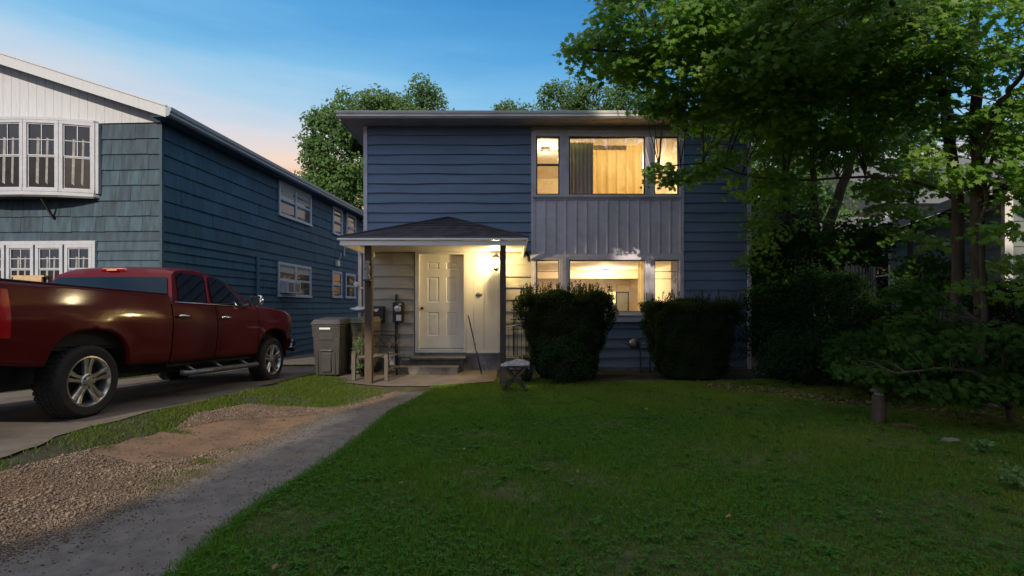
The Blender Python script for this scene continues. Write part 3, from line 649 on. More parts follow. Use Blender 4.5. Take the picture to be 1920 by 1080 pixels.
b.build('entry_panel', M['doorpanel'], house, bevel=.004)
b = MB(); b.box(hx(934.3), D-.032, hz(661), hx(939.5), D+.02, hz(472.5)); b.box(hx(875), D-.045, hz(662), hx(934), D-.0205, hz(659)-.003); b.build('entry_trim', M['white'], house, bevel=.003)
m = MB(); m.lathe([(0,-.02),(.03,-.018),(.045,-.01),(.05,0)], (0,0,0), 'y', n=24); m.v = [(x*1.35+hx(898), y+D-.021, z*.85+hz(552.5)) for x, y, z in m.v]; m.build('oval_plaque', M['steel'], house, smooth=True)
b = MB(); b.box(hx(748)+.0, 10.05, .0, hx(748)+1.32, 10.42, .165); b.box(hx(756), 10.42, 0, hx(756)+1.3, 10.79, .27); st = b.build('step', M['step'], house, bevel=.012)
b = MB(); b.box(hx(756)+.22, 10.36, .272, hx(756)+1.34, 10.786, .315); b.build('step_slab', M['step'], house, bevel=.01)
# porch roof
PF, PX0, PX1 = 8.65, (637-960)*8.65/960, (986.5-960)*8.65/960
PZ = 2.385; PC = 2.5
pr = MB(); ap = ((PX0+PX1)/2, D-.012, hz(408.5))
def course(mb, A, B, C, Dd, n, lift=.012):
    """sloping shingle courses from eave A-B up to C-D"""
    A, B, C, Dd = map(Vector, (A, B, C, Dd))
    nn = (B-A).cross(Dd-A).normalized()
    if nn.z < 0: nn = -nn
    for i in range(n):
        t0, t1 = i/n, (i+1)/n
        a0, b0, a1, b1 = A.lerp(Dd, t0), B.lerp(C, t0), A.lerp(Dd, t1), B.lerp(C, t1)
        m_ = max(1, int((b0-a0).length/.17)); 
        for j in range(m_):
            u0, u1 = j/m_, (j+1)/m_; l = lift+random.uniform(0, .004); mb.tint = random.random()
            p = [a0.lerp(b0, u0)+nn*l, a0.lerp(b0, u1)+nn*l, a1.lerp(b1, u1)+nn*.002, a1.lerp(b1, u0)+nn*.002]; q = [a0.lerp(b0, u0), a0.lerp(b0, u1)]
            mb.quad(*p); mb.quad(q[0], q[1], p[1], p[0])
RZ = PZ+.125
e = .03
fl, fr, bl, br_ = (PX0-e, PF-e, RZ), (PX1+e, PF-e, RZ), (PX0-e, D-.012, RZ), (PX1+e, D-.012, RZ)
course(pr, fl, fr, ap, ap, 11); course(pr, bl, fl, ap, ap, 11); course(pr, fr, br_, ap, ap, 11)
pr.poly([fl, fr, br_, bl])
for a in (fl, fr): pr.tint = .6; pr.tube([Vector(a)+Vector((0,0,.012)), Vector(ap)+Vector((0,0,.012))], .022, 6)
proof = pr.build('porch_roof', M['shingle'], house)
b = MB(); b.box(PX0, PF, PZ, PX1, PF+.03, PZ+.085); b.box(PX0, PF+.03, PZ, PX0+.03, D-.02, PZ+.085); b.box(PX1-.03, PF+.03, PZ, PX1, D-.02, PZ+.085)
b.box(PX0-.035, PF-.04, PZ+.088, PX1+.035, PF+.03, PZ+.122); b.box(PX0-.035, PF+.031, PZ+.088, PX0+.02, D-.02, PZ+.122); b.box(PX1-.02, PF+.031, PZ+.088, PX1+.035, D-.02, PZ+.122)
b.build('fascia', M['alum'], proof, bevel=.004)
b = MB(); b.box(PX0+.031, PF+.031, PC, PX1-.031, D-.035, PC+.006); b.build('ceiling', M['soffit'], proof)
b = MB(); b.tube([(PX1+.03, D-.25, RZ-.02), (PX1+.1, D-.15, RZ-.1), (PX1+.12, D-.06, RZ-.2)], .035, 8); b.build('gutter_elbow', M['black'], proof, smooth=True)
px_l = -2.475; px_r = (943-960)*8.85/960
b = MB(); b.box(px_l-.062, 8.80, g(px_l, 8.8)-.02, px_l+.062, 8.925, PZ+.1); b.build('porch_post', M['wood'], house, bevel=.006)
b = MB(); b.box(px_r-.052, 8.82, -.02, px_r+.052, 8.925, PZ+.1); b.build('porch_post', M['darkwood'], house, bevel=.006)

# ---------------------------------------------------------------- things by the door
lx, lz = hx(930)*10.55/10.8, hz(495)
lan = thing('wall_lantern', 'lit coach lantern glowing yellow on the white entry panel', 'lantern', (lx, D-.03, lz))
m = MB(); m.lathe([(.055,0),(.055,-.012),(.03,-.02)], (lx, D-.021, lz-.02), 'y', n=16); m.tube([(lx, D-.03, lz-.03), (lx, D-.12, lz-.09), (lx, D-.2, lz-.12)], .011, 8); m.build('bracket', M['bulbmetal'], lan, smooth=True, angle=50)
m = MB(); c = (lx, D-.2, lz); m.lathe([(0,-.17),(.012,-.165),(.02,-.15),(.05,-.13),(.065,-.115),(.065,-.10),(.05,-.095)], c, n=14); m.build('base', M['bulbmetal'], lan, smooth=True, angle=50)
m = MB(); m.lathe([(.062,-.095),(.085,.06),(.07,.12)], c, n=12); m.build('glass', M['lanternglass'], lan, smooth=True)
m = MB(); m.lathe([(.09,.12),(.05,.165),(.02,.18),(.018,.2),(0,.21)], c, n=12); m.build('cap', M['bulbmetal'], lan, smooth=True, angle=50)
m = MB(); m.sphere((lx, D-.2, lz+.005), .058, .058, .085, 14, 10); m.build('bulb', M['lit'], lan, smooth=True)
l = bpy.data.lights.new('lantern', 'POINT'); l.energy = 88; l.color = (1, .73, .31); l.shadow_soft_size = .03; lo = bpy.data.objects.new('lantern_light', l); COL.objects.link(lo); lo.parent = lan; lo.location = (0, -.17-.075, .0)
# mailbox
mx0, mx1, mz0, mz1 = hx(700.5), hx(722), hz(605), hz(574); t = thing('mailbox', 'black wall mailbox between the left post and the electric meter', 'mailbox', ((mx0+mx1)/2, D-.1, mz0))
m = MB(); m.box(mx0, D-.14, mz0, mx1, D-.022, mz1-.03); m.build('box', M['black'], t, bevel=.008)
m = MB(); m.prism([(mx0-.006, D-.15, mz1-.06), (mx0-.006, D-.022, mz1-.028), (mx0-.006, D-.022, mz1), (mx0-.006, D-.1, mz1-.005), (mx0-.006, D-.15, mz1-.04)], (mx1-mx0+.012, 0, 0)); lidm = m.build('lid', M['black'], t)
m = MB(); m.prism([(mx0+.03, D-.153, mz1-.09), (mx0+.1, D-.153, mz1-.12), (mx0+.15, D-.156, mz1-.075), (mx0+.13, D-.153, mz1-.05), (mx0+.06, D-.156, mz1-.055)], (0, .002, 0)); m.build('paper', M['label'], t)
# electric meter
ex = hx(748); t = thing('electric_meter', 'black electric meter box with conduit beside the mailbox', 'electric meter', (ex, D-.1, hz(604)))
m = MB(); m.box(hx(739), D-.15, hz(604), hx(758.5), D-.022, hz(567)); m.build('box', M['black'], t, bevel=.01)
m = MB(); m.lathe([(.075,0),(.075,-.05),(.06,-.075),(0,-.08)], (ex+.01, D-.15, hz(579)), 'y', n=20); m.build('meter_dial', M['headlens'], t, smooth=True, angle=50)
m = MB(); m.box(hx(746), D-.156, hz(601), hx(755), D-.1505, hz(590)); m.build('sticker', M['label'], t)
m = MB(); m.box(hx(750), D-.156, hz(572), hx(755.5), D-.1505, hz(569)); m.build('sticker', M['label'], t)
m = MB(); m.tube([(hx(744.5), D-.06, hz(566)), (hx(744.5), D-.06, hz(552))], .03, 10); m.tube([(hx(745), D-.08, hz(604)), (hx(745), D-.08, .03)], .034, 10); m.build('conduit', M['black'], t, smooth=True, angle=50)
# ornament and spotlight on the left post / corner
t = thing('post_ornament', 'pale carved figure on a small brown shelf on the left porch post', 'ornament', (px_l-.045, 8.74, hz(530)))
oz = W(689, 524, 8.75).z; ox = W(689, 524, 8.75).x
m = MB(); m.box(ox-.055, 8.70, oz-.03, ox+.055, 8.80, oz); m.bar((ox, 8.79, oz-.12), (ox, 8.72, oz-.03), .02, .02); m.build('shelf', M['wood'], t, bevel=.004)
m = MB(); m.lathe([(.045,0),(.05,.04),(.035,.08),(.05,.13),(.03,.17),(.048,.22),(.03,.27),(.04,.3),(0,.33)], (ox, 8.75, oz), n=10)
m.v = [(x+.012*math.sin(z*90+y*40), y+.01*math.cos(z*70), z) for x, y, z in m.v]; m.build('figure', M['curtain'], t, smooth=True)
t = thing('security_light', 'small white security light on the left corner of the blue house', 'security light', (HL-.1, D, hz(535)))
m = MB(); m.tube([(HL-.02, D-.02, hz(541)), (HL-.09, D-.07, hz(538)), (HL-.1, D-.1, hz(534))], .016, 8); m.build('arm', M['white'], t, smooth=True)
m = MB(); m.lathe([(.02,0),(.055,-.09),(.05,-.095),(0,-.08)], (HL-.13, D-.08, hz(534)), 'y', n=14); m.build('lamp_head', M['white'], t, smooth=True)
# cane
a = W(878.5, 594, 10.25); bb = Vector((W(903, 705, 9.95).x, 9.95, .035))
t = thing('walking_stick', 'black stick leaning against the entry beside the steps', 'stick', bb)
m = MB(); m.tube([bb, bb.lerp(a, .55)], [.014, .013], 8); m.build('lower_shaft', M['black'], t, smooth=True)
m = MB(); m.tube([bb.lerp(a, .5), bb.lerp(a, .56)], .019, 8); m.build('collar', M['steel'], t, smooth=True)
m = MB(); m.tube([bb.lerp(a, .55), a, a+Vector((-.01, .02, .03))], [.011, .013, .012], 8); m.build('grip', M['black'], t, smooth=True)
# trellis; its level bars are added for the dark lap lines of the siding
t = thing('lap_line_trellis', 'thin black metal upright with bars added for dark lap lines, right of the porch post', 'trellis', (hx(963), D-.06, .0))
m = MB()
for x in (963.5, 986): m.tube([(hx(x), D-.05, .03), (hx(x), D-.05, hz(562))], .010, 6)
for y in (563, 581, 599, 617): m.tube([(hx(957), D-.05, hz(y)), (hx(987), D-.05, hz(y))], .009, 6)
m.build('bars', M['black'], t)
# patio bench with wooden legs and scrolled metal back
t = thing('patio_bench', 'small bench with wooden front legs and black scrolled metal back', 'bench', (-2.6, 9.5, 0))
lg = [W(663.5, 716, 9.15), W(724.5, 716, 9.15)]
for q in lg:
    z0 = g(q.x, q.y)+.028; m = MB(); m.box(q.x-.032, 9.12, z0, q.x+.032, 9.18, z0+.46); m.build('leg', M['greywood'], t, bevel=.004)
for x in (lg[0].x+.05, lg[1].x+.02): m = MB(); z0 = g(x, 9.9)+.028; m.tube([(x, 9.9, z0), (x, 9.9, z0+.45), (x-.02, 9.98, z0+.82)], .014, 8); m.build('rear_leg', M['black'], t, smooth=True)
m = MB()
for q in lg: m.bar((q.x, 9.18, .2), (q.x+.04, 9.9, .2), .03, .04)
m.build('stretcher', M['greywood'], t)
m = MB(); x0, x1 = lg[0].x+.02, lg[1].x+.02
for i in range(6): y = 9.2+i*.13; m.box(x0-.03, y, .40+.028, x1+.04, y+.09, .42+.028)
m.build('seat', M['greywood'], t, bevel=.004)
m = MB(); zb_ = .47
for z in (.86, .78, .56): m.tube([(x0, 9.94, z), ((x0+x1)/2, 9.96, z+.02), (x1, 9.94, z)], .009, 6)
for i in range(7):
    cx = x0+.05+(x1-x0-.1)*i/6; pts = []
    for k in range(13):
        an = k/12*2*math.pi*1.1; pts.append((cx+.035*math.sin(an)*(1 if i % 2 else -1), 9.95, .57+.2*k/12))
    m.tube(pts, .006, 5)
m.tube([(x1, 9.2, .45), (x1, 9.25, .62), (x1, 9.6, .66), (x1+.01, 9.93, .66)], .012, 6); m.tube([(x0, 9.2, .45), (x0, 9.25, .62), (x0, 9.6, .66), (x0, 9.93, .66)], .012, 6)
m.build('backrest', M['black'], t, smooth=True)
# folding stool with cushion
sx, sy = W(966, 700, 8.25).x, 8.2
t = thing('folding_stool', 'black folding stool with a lumpy grey cushion at the edge of the lawn', 'stool', (sx, sy, 0))
for yy in (sy-.17, sy+.17):
    for sg in (-1, 1): m = MB(); m.bar((sx-.19*sg, yy+.012*sg, .01), (sx+.17*sg, yy+.012*sg, .40), .018, .028); m.build('leg', M['black'], t)
m = MB(); m.bar((sx-.19, sy-.17, .06), (sx-.19, sy+.17, .06), .015, .02); m.bar((sx+.19, sy-.17, .06), (sx+.19, sy+.17, .06), .015, .02); m.box(sx-.2, sy-.19, .395, sx+.2, sy+.19, .41); m.build('seat_frame', M['black'], t)
P = []
for i in range(15):
    r = []
    for j in range(15):
        u, v = i/14*2-1, j/14*2-1; hgt = .05*(1-u**4)*(1-v**4)*(1+.35*math.sin(u*5+v*3)+.3*math.sin(v*7-u*4)); r.append((sx+u*(.225+.01*math.sin(v*9)), sy+v*.2, .43+hgt+.02*u))
    P.append(r)
m = MB(); m.grid(P); m.grid([[(x, y, .412+.01) for x, y, z in r] for r in P[::-1]])
m.grid([[P[i][0] for i in range(15)], [(P[i][0][0], P[i][0][1], .422) for i in range(15)]]); m.grid([[P[14][j] for j in range(15)], [(P[14][j][0], P[14][j][1], .422) for j in range(15)]]); m.grid([[P[0][j] for j in range(14,-1,-1)], [(P[0][j][0], P[0][j][1], .422) for j in range(14,-1,-1)]])
m.build('cushion', M['cushion'], t, smooth=True)
# black metal chair behind the stool, half inside the bush
cx, cy = .1, 9.35
t = thing('metal_chair', 'black metal chair behind the stool, half hidden by the left bush', 'chair', (cx, cy, 0))
for ax in (-.24, .24):
    for ay in (-.2, .22): m = MB(); m.tube([(cx+ax*1.05, cy+ay, .0), (cx+ax, cy+ay, .42)], .011, 6); m.build('leg', M['black'], t)
m = MB(); m.box(cx-.25, cy-.22, .42, cx+.25, cy+.24, .435); m.build('seat', M['black'], t, bevel=.005)
m = MB()
for ax in (-.24, .24): m.tube([(cx+ax, cy-.2, .42), (cx+ax, cy-.21, .6), (cx+ax, cy-.12, .64), (cx+ax, cy+.24, .64)], .012, 6)
m.tube([(cx-.24, cy+.24, .42), (cx-.24, cy+.3, .95), (cx, cy+.31, 1.0), (cx+.24, cy+.3, .95), (cx+.24, cy+.24, .42)], .012, 6)
for k in range(5): m.tube([(cx-.16+.08*k, cy+.25, .44), (cx-.16+.08*k, cy+.3, .97)], .006, 5)
m.build('backrest', M['black'], t)
# gas meter on the wall
gx, gy, gz = W(1190, 645, 10.4); t = thing('gas_meter', 'small grey gas regulator and pipes low on the blue wall between the bushes', 'gas meter', (gx, gy+.2, 0))
m = MB(); m.lathe([(0,-.06),(.07,-.05),(.11,-.012),(.115,0),(.11,.012),(.07,.05),(0,.06)], (gx, gy, gz), 'y', n=20); m.tube([(gx-.1, gy, gz), (gx-.2, gy, gz+.02)], .02, 8); m.build('regulator', M['steel'], t, smooth=True, angle=40)
m = MB(); m.tube([(gx+.06, gy, gz-.03), (gx+.12, gy, gz-.08), (gx+.12, gy, 0)], .016, 8); m.tube([(gx+.1, gy, gz), (gx+.3, gy, gz), (gx+.32, gy, gz-.1), (gx+.32, gy, 0)], .016, 8); m.tube([(gx, gy, gz+.0), (gx, gy+.38, gz+.0)], .016, 8); m.build('pipes', M['steel'], t, smooth=True)
# bins
def wheelie(lab, x, y, w, dpt, h, rot, matn, sticker):
    z = g(x, y)+.022; M4 = Matrix.Translation((x, y, z)) @ Matrix.Rotation(rot, 4, 'Z')
    t = thing('wheelie_bin', lab, 'bin', group='wheelie bins beside the driveway', mat4=M4)
    m = MB(); a, b_ = w/2, dpt/2
    def ring(k, z_): return [(-a*k, -b_*k, z_), (a*k, -b_*k, z_), (a*k, b_*k, z_), (-a*k, b_*k, z_)]
    for z0, z1, k0, k1 in ((.03, h*.66, .80, .93), (h*.66, h*.84, .95, .985), (h*.84, h*.88, 1.0, 1.0)):
        m.hexa(ring(k0, z0)+ring(k1, z1))
    m.box(-a*.5, -b_*.93-.012, h*.62, a*.5, -b_*.88, h*.74); m.box(-a*.32, -b_*.84-.03, .09, a*.32, -b_*.8, h*.4)
    m.box(-a*.62, -b_*.86-.014, .06, -a*.56, -b_*.8, h*.45); m.box(a*.56, -b_*.86-.014, .06, a*.62, -b_*.8, h*.45)
    m.build('body', M[matn], t, local=True, bevel=.012)
    m = MB(); m.hexa([(-a*1.06,-b_*1.1,h*.885),(a*1.06,-b_*1.1,h*.885),(a*1.05,b_*1.02,h*.885),(-a*1.05,b_*1.02,h*.885),(-a*.9,-b_*.92,h*.965),(a*.9,-b_*.92,h*.965),(a*.95,b_*.95,h),(-a*.95,b_*.95,h)]); m.build('lid', M[matn], t, local=True, bevel=.014)
    m = MB(); m.box(-a*.42, -b_*.87-.035, h*.435, a*.42, -b_*.87, h*.455); m.build('catch_bar', M['steel'], t, local=True, bevel=.004)
    for sg in (-1, 1): m = MB(); m.lathe([(0,-.025),(.1,-.025),(.11,-.015),(.11,.015),(.1,.025),(0,.025)], (sg*a*.86, b_*.8, .11), 'x', n=18); m.build('wheel', M['black'], t, local=True, smooth=True, angle=40)
    m = MB(); m.tube([(-a*.9, b_*1.0, h*.93), (-a*.9, b_*1.22, h*.95), (a*.9, b_*1.22, h*.95), (a*.9, b_*1.0, h*.93)], .015, 8); m.build('handle', M[matn], t, local=True)
    if sticker: m = MB(); m.box(-a*.46, -b_*.965-.006, h*.80, a*.30, -b_*.96, h*.83); m.build('sticker', M['label'], t, local=True)
    return t
bx, by = GP(613, 708)
wheelie('charcoal wheelie bin with a white sticker, nearest the driveway', bx, by+.3, .56, .6, 1.11, -.08, 'bin', True)
wheelie('dusty greenish wheelie bin just behind the stickered one', bx+.46, by+.66, .5, .56, 1.13, -.45, 'binmoss', False)
wheelie('dark bin by the corner of the house with a white bag on its lid', -3.14, by+1.3, .5, .55, 1.1, -.2, 'black', False)
t = thing('plastic_bag', 'crumpled white bag lying on the lid of the dark bin by the corner', 'bag', (-3.25, by+1.2, 1.2))
m = MB(); m.sphere((-3.2, by+1.2, 1.29), .2, .16, .05, 16, 10); m.v = [(x+.02*math.sin(y*50), y+.02*math.sin(x*60), z+.02*math.sin(x*45+y*33)) for x, y, z in m.v]; m.build('bag', M['bag'], t, smooth=True)
# bollard lamp
q = W(1648, 795, 5.9); bz = g(q.x, q.y)
t = thing('bollard_light', 'unlit bronze bollard light with a domed cap on the right of the lawn', 'bollard light', (q.x, q.y, bz))
m = MB(); m.lathe([(0,0),(.068,0),(.068,.33),(.062,.335)], (q.x, q.y, bz), n=24); m.build('post', M['bollard'], t, smooth=True, angle=40)
m = MB(); m.lathe([(.05,.33),(.05,.375)], (q.x, q.y, bz), n=16); m.build('lens', M['headlens'], t, smooth=True)
m = MB(); m.lathe([(.05,.372),(.09,.37),(.092,.378),(.085,.40),(.06,.425),(.02,.437),(0,.44)], (q.x, q.y, bz), n=24); m.build('cap', M['bollard'], t, smooth=True, angle=50)
q = GP(1694, 803); t = thing('plant_saucer', 'terracotta saucer lying in the leaf litter beside the bollard light', 'saucer', (q[0], q[1], g(*q)))
m = MB(); m.lathe([(0,.01),(.08,.01),(.10,.035),(.11,.035),(.09,0),(0,0)], (q[0], q[1], g(*q)), n=24); m.build('dish', M['terracotta'], t, smooth=True, angle=40)
def rock(lab, px, py, r):
    q = GP(px, py); bm = bmesh.new(); bmesh.ops.create_icosphere(bm, subdivisions=3, radius=r); z = g(*q)
    for v in bm.verts:
        c = v.co.normalized(); k = 1+.22*math.sin(c.x*4+px)+.15*math.sin(c.y*7+c.z*5); v.co = Vector((v.co.x*k*1.3+q[0], v.co.y*k+q[1], v.co.z*k*.6+z+r*.3))
    me = bpy.data.meshes.new('rock'); bm.to_mesh(me); bm.free(); o = link('rock', me, M['rock'], smooth=True); tag(o, lab, 'rock', None)
rock('pale stone in the litter line right of the terracotta saucer', 1783, 830, .055)
rock('rounded grey stone in the shade under the maple spray', 1803, 757, .07)
rock('flat grey stone at the far right edge of the shrubs', 1862, 765, .06)
# ---------------------------------------------------------------- left neighbour, local frame: x along the front to the right (0 at corner), y back along the side
NA = math.atan2(.052, 1)
NM = Matrix.Translation((-7.05, 10.3, 0)) @ Matrix.Rotation(-NA, 4, 'Z')
nh = thing('blue_shingle_house', 'blue shingled house with white gable and bay windows left of the driveway', 'house', mat4=NM)
NZ, NM_, GB = 5.05, 2.874, -.5
def shakes(mb, p0, dirv, length, z0, z1, e, out, wmin=.14, wmax=.32, drop=.012, holes=(), skipw=None):
    """rows of single shingles"""
    p0 = Vector(p0); dv = Vector(dirv); ov = Vector(out); n = int(round((z1-z0)/e))
    for k in range(n):
        za = z0+k*e; zb = min(z1, za+e); x = 0
        while x < length-1e-4:
            wd = random.uniform(wmin, wmax) if skipw is None else skipw
            wd = min(wd, length-x)
            cuts = [(x, x+wd-.004)]
            zr = [(za, zb)]
            for (h0, h1, hz0, hz1) in holes:
                if hz0 < zb-.02 and hz1 > za+.02:
                    nc = []
                    for a, b_ in cuts:
                        if b_ <= h0 or a >= h1: nc.append((a, b_))
                        else:
                            if a < h0: nc.append((a, h0))
                            if b_ > h1: nc.append((h1, b_))
                    cuts = nc
            for a, b_ in cuts:
                if b_-a < .02: continue
                lo = za-random.uniform(0, drop); t = random.uniform(.026, .034); mb.tint = random.random()
                A = p0+dv*a; B = p0+dv*b_
                q = [A+ov*t+Vector((0,0,lo)), B+ov*t+Vector((0,0,lo)), B+ov*.004+Vector((0,0,zb)), A+ov*.004+Vector((0,0,zb)), A+Vector((0,0,lo)), B+Vector((0,0,lo))]
                mb.quad(q[0], q[1], q[2], q[3]); mb.quad(q[4], q[5], q[1], q[0]); mb.quad(q[4], q[0], q[3], A+Vector((0,0,zb))); mb.quad(q[1], q[5], B+Vector((0,0,zb)), q[2])
            x += wd
FRL = 8.4; SDL = 14.0
b = MB(); b.box(-FRL, .0, GB, -.0, SDL, NZ+.0); b.build('wall', M['nshakeside'], nh, local=True)
holesF = [(1.40, 4.46, 1.55, 2.66)]
b = MB(); shakes(b, (0, 0, 0), (-1, 0, 0), FRL, NM_, NZ, (NZ-NM_)/7, (0, -1, 0)); shakes(b, (0, 0, 0), (-1, 0, 0), FRL, NM_-17*.196, NM_, .196, (0, -1, 0), 2.2, 3.6, .003, holesF); b.build('shingle_front', M['nshake'], nh, local=True)
hs = []
def T_(px):   # distance along the side wall for a photo column
    r = (px-960)/960; return (r*10.3+7.05)/(.052-r)
b = MB(); shakes(b, (0, 0, 0), (0, 1, 0), SDL, NM_, NZ, (NZ-NM_)/7, (1, 0, 0), .3, .75, .003); shakes(b, (0, 0, 0), (0, 1, 0), SDL, NM_-17*.196, NM_, .196, (1, 0, 0), 2.4, 3.9, .002); b.build('shingle_side', M['nshakeside'], nh, local=True)
b = MB(); b.box(-.02, -.03, GB, .03, .03, NZ); b.build('corner_bead', M['nshake'], nh, local=True)
# gable and roof
SL = .327; RX = -4.3; OV = .30; EO = .33
def roofz(x): return 5.21+SL*(EO-x) if x > RX else 5.21+SL*(EO-RX)-SL*(RX-x)
ridge = roofz(RX)
b = MB(); zt_ = lambda x: roofz(x)-.03
b.prism([(0, -.035, NZ), (0, -.035, zt_(0)), (RX, -.035, zt_(RX)), (-FRL, -.035, zt_(-FRL)), (-FRL, -.035, NZ)], (0, .03, 0))
for i in range(46):
    x = -.09-.18*i; b.box(x-.004, -.039, NZ+.0, x+.004, -.0355, zt_(x)-.01)
b.build('gable', M['nwhite'], nh, local=True)
b = MB(); A = (EO, -OV, roofz(EO)); R_ = (RX, -OV, ridge); Cc = (-FRL-EO, -OV, roofz(-FRL-EO))
b.prism([A, R_, (RX, -OV, ridge+.05), (EO, -OV, A[2]+.05)], (0, SDL+OV*2, 0)); b.prism([R_, Cc, (Cc[0], -OV, Cc[2]+.05), (RX, -OV, ridge+.05)], (0, SDL+OV*2, 0)); b.build('roof', M['roofgrey'], nh, local=True)
b = MB()
b.prism([(EO, -OV-.025, A[2]-.17), (RX, -OV-.025, ridge-.17), (RX, -OV-.025, ridge+.035), (EO, -OV-.025, A[2]+.035)], (0, .024, 0)); b.prism([(RX, -OV-.025, ridge-.17), (Cc[0], -OV-.025, Cc[2]-.17), (Cc[0], -OV-.025, Cc[2]+.035), (RX, -OV-.025, ridge+.035)], (0, .024, 0))
b.prism([(EO+.01, -OV-.04, A[2]+.036), (RX, -OV-.04, ridge+.036), (RX, -OV-.04, ridge+.062), (EO+.01, -OV-.04, A[2]+.062)], (0, .06, 0))
b.build('rake_board', M['nwhite'], nh, local=True)
b = MB(); b.prism([(EO, -OV, A[2]-.09), (RX, -OV, ridge-.09), (RX, -OV, ridge-.07), (EO, -OV, A[2]-.07)], (0, OV-.04, 0)); b.box(.02, -OV, 5.06, EO-.01, SDL, 5.075); b.build('soffit', M['nshakeside'], nh, local=True)
b = MB(); pf = [(0,-.0),(.05,0),(.085,.03),(.085,.07),(.11,.1),(.12,.17),(.11,.175),(0,.175)]
b.prism([(EO+x, -OV-.03, 5.06+z) for x, z in pf], (0, SDL+OV*2, 0)); b.build('gutter', M['ngutter'], nh, local=True)
# side windows
def swin(y0, y1, z0, z1, n=1, blind=0, ac=False):
    f = MB(); t = .075; x0, x1 = .012, .06
    f.box(x0, y0, z1-t, x1, y1, z1); f.box(x0, y0-.02, z0, x1+.02, y1+.02, z0+t*.8)
    f.box(x0, y0, z0+t*.8, x1, y0+t, z1-t); f.box(x0, y1-t, z0+t*.8, x1, y1, z1-t)
    if n == 2: f.box(x0, (y0+y1)/2-t/2, z0+t*.8, x1, (y0+y1)/2+t/2, z1-t)
    w_ = f.build('window', M['nside'], nh, local=True, bevel=.004)
    spans = [(y0+t, y1-t)] if n == 1 else [(y0+t, (y0+y1)/2-t/2), ((y0+y1)/2+t/2, y1-t)]
    for a, b_ in spans:
        zm = (z0+z1)/2; s_ = MB(); q = .03
        for zz0, zz1 in ((z0+t*.8, zm), (zm, z1-t)):
            s_.box(.02, a, zz0, .045, a+q, zz1); s_.box(.02, b_-q, zz0, .045, b_, zz1); s_.box(.02, a+q, zz0, .045, b_-q, zz0+q); s_.box(.02, a+q, zz1-q, .045, b_-q, zz1)
        s_.build('sash', M['nside'], w_, local=True)
        p = MB(); p.quad((.026, a+q, z0+t), (.026, b_-q, z0+t), (.026, b_-q, z1-t), (.026, a+q, z1-t)); p.build('pane', M['darkglass'], w_, local=True)
        if blind: p = MB(); p.quad((.0275, a+q, zm+.1*blind), (.0275, b_-q, zm+.1*blind), (.0275, b_-q, z1-t), (.0275, a+q, z1-t)); p.build('blind', M['blind'], w_, local=True)
    return w_
swin(4.58, 6.7, 4.0, 5.045, 2, 1); swin(8.48, 9.4, 4.02, 5.05); swin(9.8, 10.85, 4.02, 5.05)
swin(4.54, 6.68, 1.64, 2.66, 2, 2.2); swin(8.43, 9.35, 1.67, 2.67); swin(9.72, 10.8, 1.67, 2.67)
t = thing('air_conditioner', 'boxy white window air conditioner in the lower side window of the shingle house', 'air conditioner', mat4=NM)
m = MB(); m.box(.03, 4.66, 1.75, .26, 5.5, 2.1); m.build('case', M['nside'], t, local=True, bevel=.008)
m = MB()
for i in range(8): m.box(.2605, 4.72+i*.045, 1.79, .264, 4.74+i*.045, 2.06)
m.build('grille', M['dark'], t, local=True)
m = MB(); m.box(.2605, 5.14, 1.8, .263, 5.44, 2.05); m.build('vent', M['steel'], t, local=True)
b = MB(); b.tube([(.05, 3.44, GB), (.05, 3.44, 2.7)], .045, 8); b.build('downpipe', M['nshakeside'], nh, local=True, smooth=True)
t = thing('utility_box', 'small white utility box on the side wall above the small windows', 'utility box', mat4=NM); m = MB(); m.box(.02, 8.75, 2.86, .12, 9.0, 3.06); m.build('case', M['white'], t, local=True, bevel=.01); m = MB(); m.tube([(.05, 8.9, 3.06), (.05, 9.1, 3.12), (.05, 9.3, 3.4)], .012, 6); m.build('cable', M['nside'], t, local=True)
t = thing('wall_vent', 'narrow grey vent pipe on the side wall near the porch roof', 'vent', mat4=NM); m = MB(); m.tube([(.05, 9.55, 3.3), (.05, 9.55, 3.75)], .035, 8); m.lathe([(.06,0),(.02,.06),(0,.07)], (.05, 9.55, 3.75), n=10); m.build('pipe', M['nside'], t, local=True)
